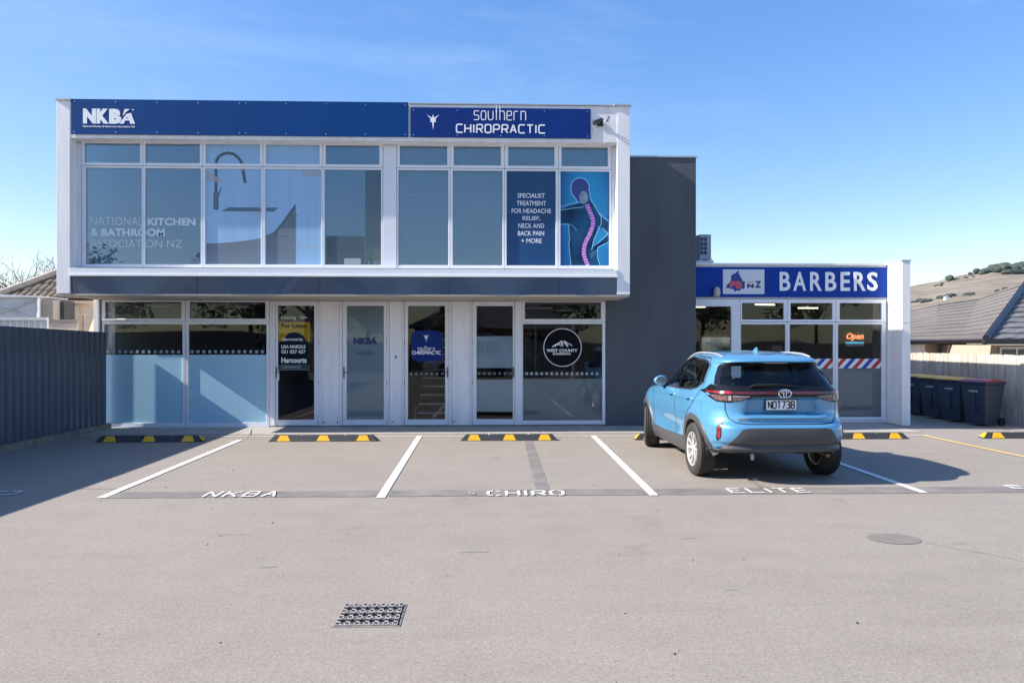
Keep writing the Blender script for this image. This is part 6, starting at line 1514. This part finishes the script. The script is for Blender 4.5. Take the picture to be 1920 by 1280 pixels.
letters('badge', 'GX', (-.30, .770, -.245, .796), lambda a, b, d: (a, hit(a, b, 'B')[0].y-.001-d, b), M_chrome, rg, .02, th=.004)
# wiper
wy = lambda x, z: hit(x, z, 'B')[0].y
k = MB(); k.tube([(-.40, wy(-.40, 1.175)-.03, 1.175), (-.34, wy(-.34, 1.19)-.045, 1.197), (-.1, wy(-.1, 1.2)-.035, 1.205), (.12, wy(.12, 1.185)-.03, 1.183)], [.012, .014, .011, .008], 8); k.build('rear_wiper', M_black, rg, smooth=True)
k = MB(); k.tube([(-.38, wy(-.38, 1.19)-.02, 1.185), (.22, wy(.22, 1.18)-.018, 1.172)], .007, 6); k.build('wiper_blade', M_black, rg)
# underside, exhaust, tow eye, suspension
k = MB(); k.box(-.66, .66, 1.0, 3.9, .27, .33); k.box(-.5, .5, .3, 1.0, .40, .44); k.build('floor_pan', M_trim, car)
k = MB(); k.box(-.5, .5, .14, .4, .44, .50); k.build('bumper_beam', M_trim, car)
k = MB(); k.tube([(.22, .60, .385), (.36, .55, .375), (.52, .50, .375)], [.06, .075, .05], 14); k.tube([(.50, .50, .365), (.56, .34, .345), (.58, .22, .33)], .022, 10); k.build('exhaust', mat('rusty_steel', (.22, .16, .12), .45, metal=.6, var=.3, scale=12), car, smooth=True)
k = MB(); k.tube([(-.36, .14, .37), (-.36, .14, .30)], .022, 8); k.build('tow_eye', M_grey, car)
k = MB(); k.tube([(-.7, .80, .33), (.7, .80, .33)], .04, 8); k.build('rear_axle', M_trim, car)
# wheels
M_tyre = mat('tyre', (.030, .029, .028), .75, var=.2, scale=8, bump=.2, bscale=40); M_rim = mat('alloy_rim', (.58, .57, .56), .3, metal=.45, var=.05)
def wheel(x, y, s, rz=0):
    """s: which side the rim faces"""
    mtx = Matrix.Translation((x, y, WR)) @ Matrix.Rotation(rz, 4, 'Z')
    f = lambda vs: [mtx @ Vector(v) for v in vs]
    k = MB(); hw = .107
    prof = [(.215, -hw*.85), (.235, -hw*.98), (.28, -hw*1.06), (.315, -hw*.98), (.331, -hw*.80)]
    gr = [-.075, -.042, -.014, .014, .042, .075]
    xs = [-.082]
    for g_ in gr: prof += [(.3375, g_-.0065), (.329, g_-.004), (.329, g_+.004), (.3375, g_+.0065)]
    prof += [(.331, hw*.80), (.315, hw*.98), (.28, hw*1.06), (.235, hw*.98), (.215, hw*.85), (.215, -hw*.85)]
    k.lathe(prof, (0, 0, 0), 'x', 56); k.v = f(k.v); w_ = k.build('wheel', M_tyre, car, smooth=True)
    k = MB(); o_ = s*hw
    k.lathe([(.222, o_*.88), (.218, o_*.98), (.205, o_*.90), (.198, o_*.5), (.19, -o_*.8), (.222, -o_*.85)], (0, 0, 0), 'x', 48); k.v = f(k.v); k.build('rim', M_rim, w_, smooth=True)
    for i in range(5):
        for dd in (-9, 9):
            a = 2*math.pi*i/5+R(dd*1.0)+.3; a2 = 2*math.pi*i/5+R(dd*1.7)+.3; k = MB()
            c0, c1 = Vector((0, math.cos(a)*.04, math.sin(a)*.04)), Vector((0, math.cos(a2)*.205, math.sin(a2)*.205)); tt = Vector((0, -math.sin(a), math.cos(a)))
            vs = []
            for q, ww_, xo in ((c0, .020, o_*.78), (c0.lerp(c1, .5), .016, o_*.80), (c1, .022, o_*.90)):
                vs += [q+tt*ww_+Vector((xo, 0, 0)), q-tt*ww_+Vector((xo, 0, 0)), q-tt*ww_*.8+Vector((xo-s*.03, 0, 0)), q+tt*ww_*.8+Vector((xo-s*.03, 0, 0))]
            k.add(vs, [(4*j+l, 4*j+(l+1) % 4, 4*j+4+(l+1) % 4, 4*j+4+l) for j in range(2) for l in range(4)]+[(0, 3, 2, 1), (8, 9, 10, 11)]); k.v = f(k.v); k.build('spoke', M_rim, w_)
    k = MB(); k.lathe([(.001, o_*.9), (.03, o_*.9), (.038, o_*.8), (.06, o_*.72), (.06, o_*.3)], (0, 0, 0), 'x', 20); k.v = f(k.v); k.build('hub', M_rim, w_, smooth=True)
    k = MB(); k.lathe([(.05, o_*.15), (.15, o_*.15), (.15, o_*.05), (.05, o_*.05)], (0, 0, 0), 'x', 28); k.v = f(k.v); k.build('brake_disc', M_grey, w_, smooth=True)
    k = MB(); k.lathe([(.001, -o_*.2), (.2, -o_*.2)], (0, 0, 0), 'x', 28); k.v = f(k.v); k.build('wheel_back', M_trim, w_)
wheel(-.775, AY[0], -1); wheel(.775, AY[0], 1); wheel(-.765, AY[1], -1, R(-16)); wheel(.765, AY[1], 1, R(-16))
# cabin: seats, shelf, dash, steering wheel
M_seat = mat('seat_cloth', (.030, .034, .042), .85, var=.15, scale=14)
def seat(x, y, z, w_, nm, h=.60, hr=True):
    k = MB(); k.box(x-w_/2, x+w_/2, y, y+.48, z, z+.14); k.box(x-w_/2, x+w_/2, y-.10, y+.06, z, z+h); s_ = k.build(nm, M_seat, car, bevel=.04)
    if hr:
        for hx in ((x,) if w_ < .7 else (x-w_*.33, x, x+w_*.33)):
            k = MB(); k.box(hx-.12, hx+.12, y-.10, y+.0, z+h+.04, z+h+.21); k.tube([(hx-.05, y-.05, z+h), (hx-.05, y-.05, z+h+.05)], .008); k.tube([(hx+.05, y-.05, z+h), (hx+.05, y-.05, z+h+.05)], .008); k.build('headrest', M_seat, s_, bevel=.03)
seat(0, 1.18, .55, 1.18, 'rear_seat', .50); seat(-.36, 2.05, .52, .50, 'front_seat', .62); seat(.36, 2.05, .52, .50, 'front_seat', .62)
k = MB(); k.box(-.62, .62, .36, 1.06, 1.00, 1.02); k.build('parcel_shelf', M_trim, car)
k = MB(); k.box(-.68, .68, 2.72, 3.05, .70, 1.06); k.build('dashboard', M_trim, car, bevel=.04)
k = MB(); k.tube([(.36+.18*math.cos(R(a)), 2.58+.05*math.sin(R(a)), .98+.17*math.sin(R(a))) for a in range(0, 361, 20)], .014, 6, cap=False); k.build('steering_wheel', M_trim, car)
bm.free()
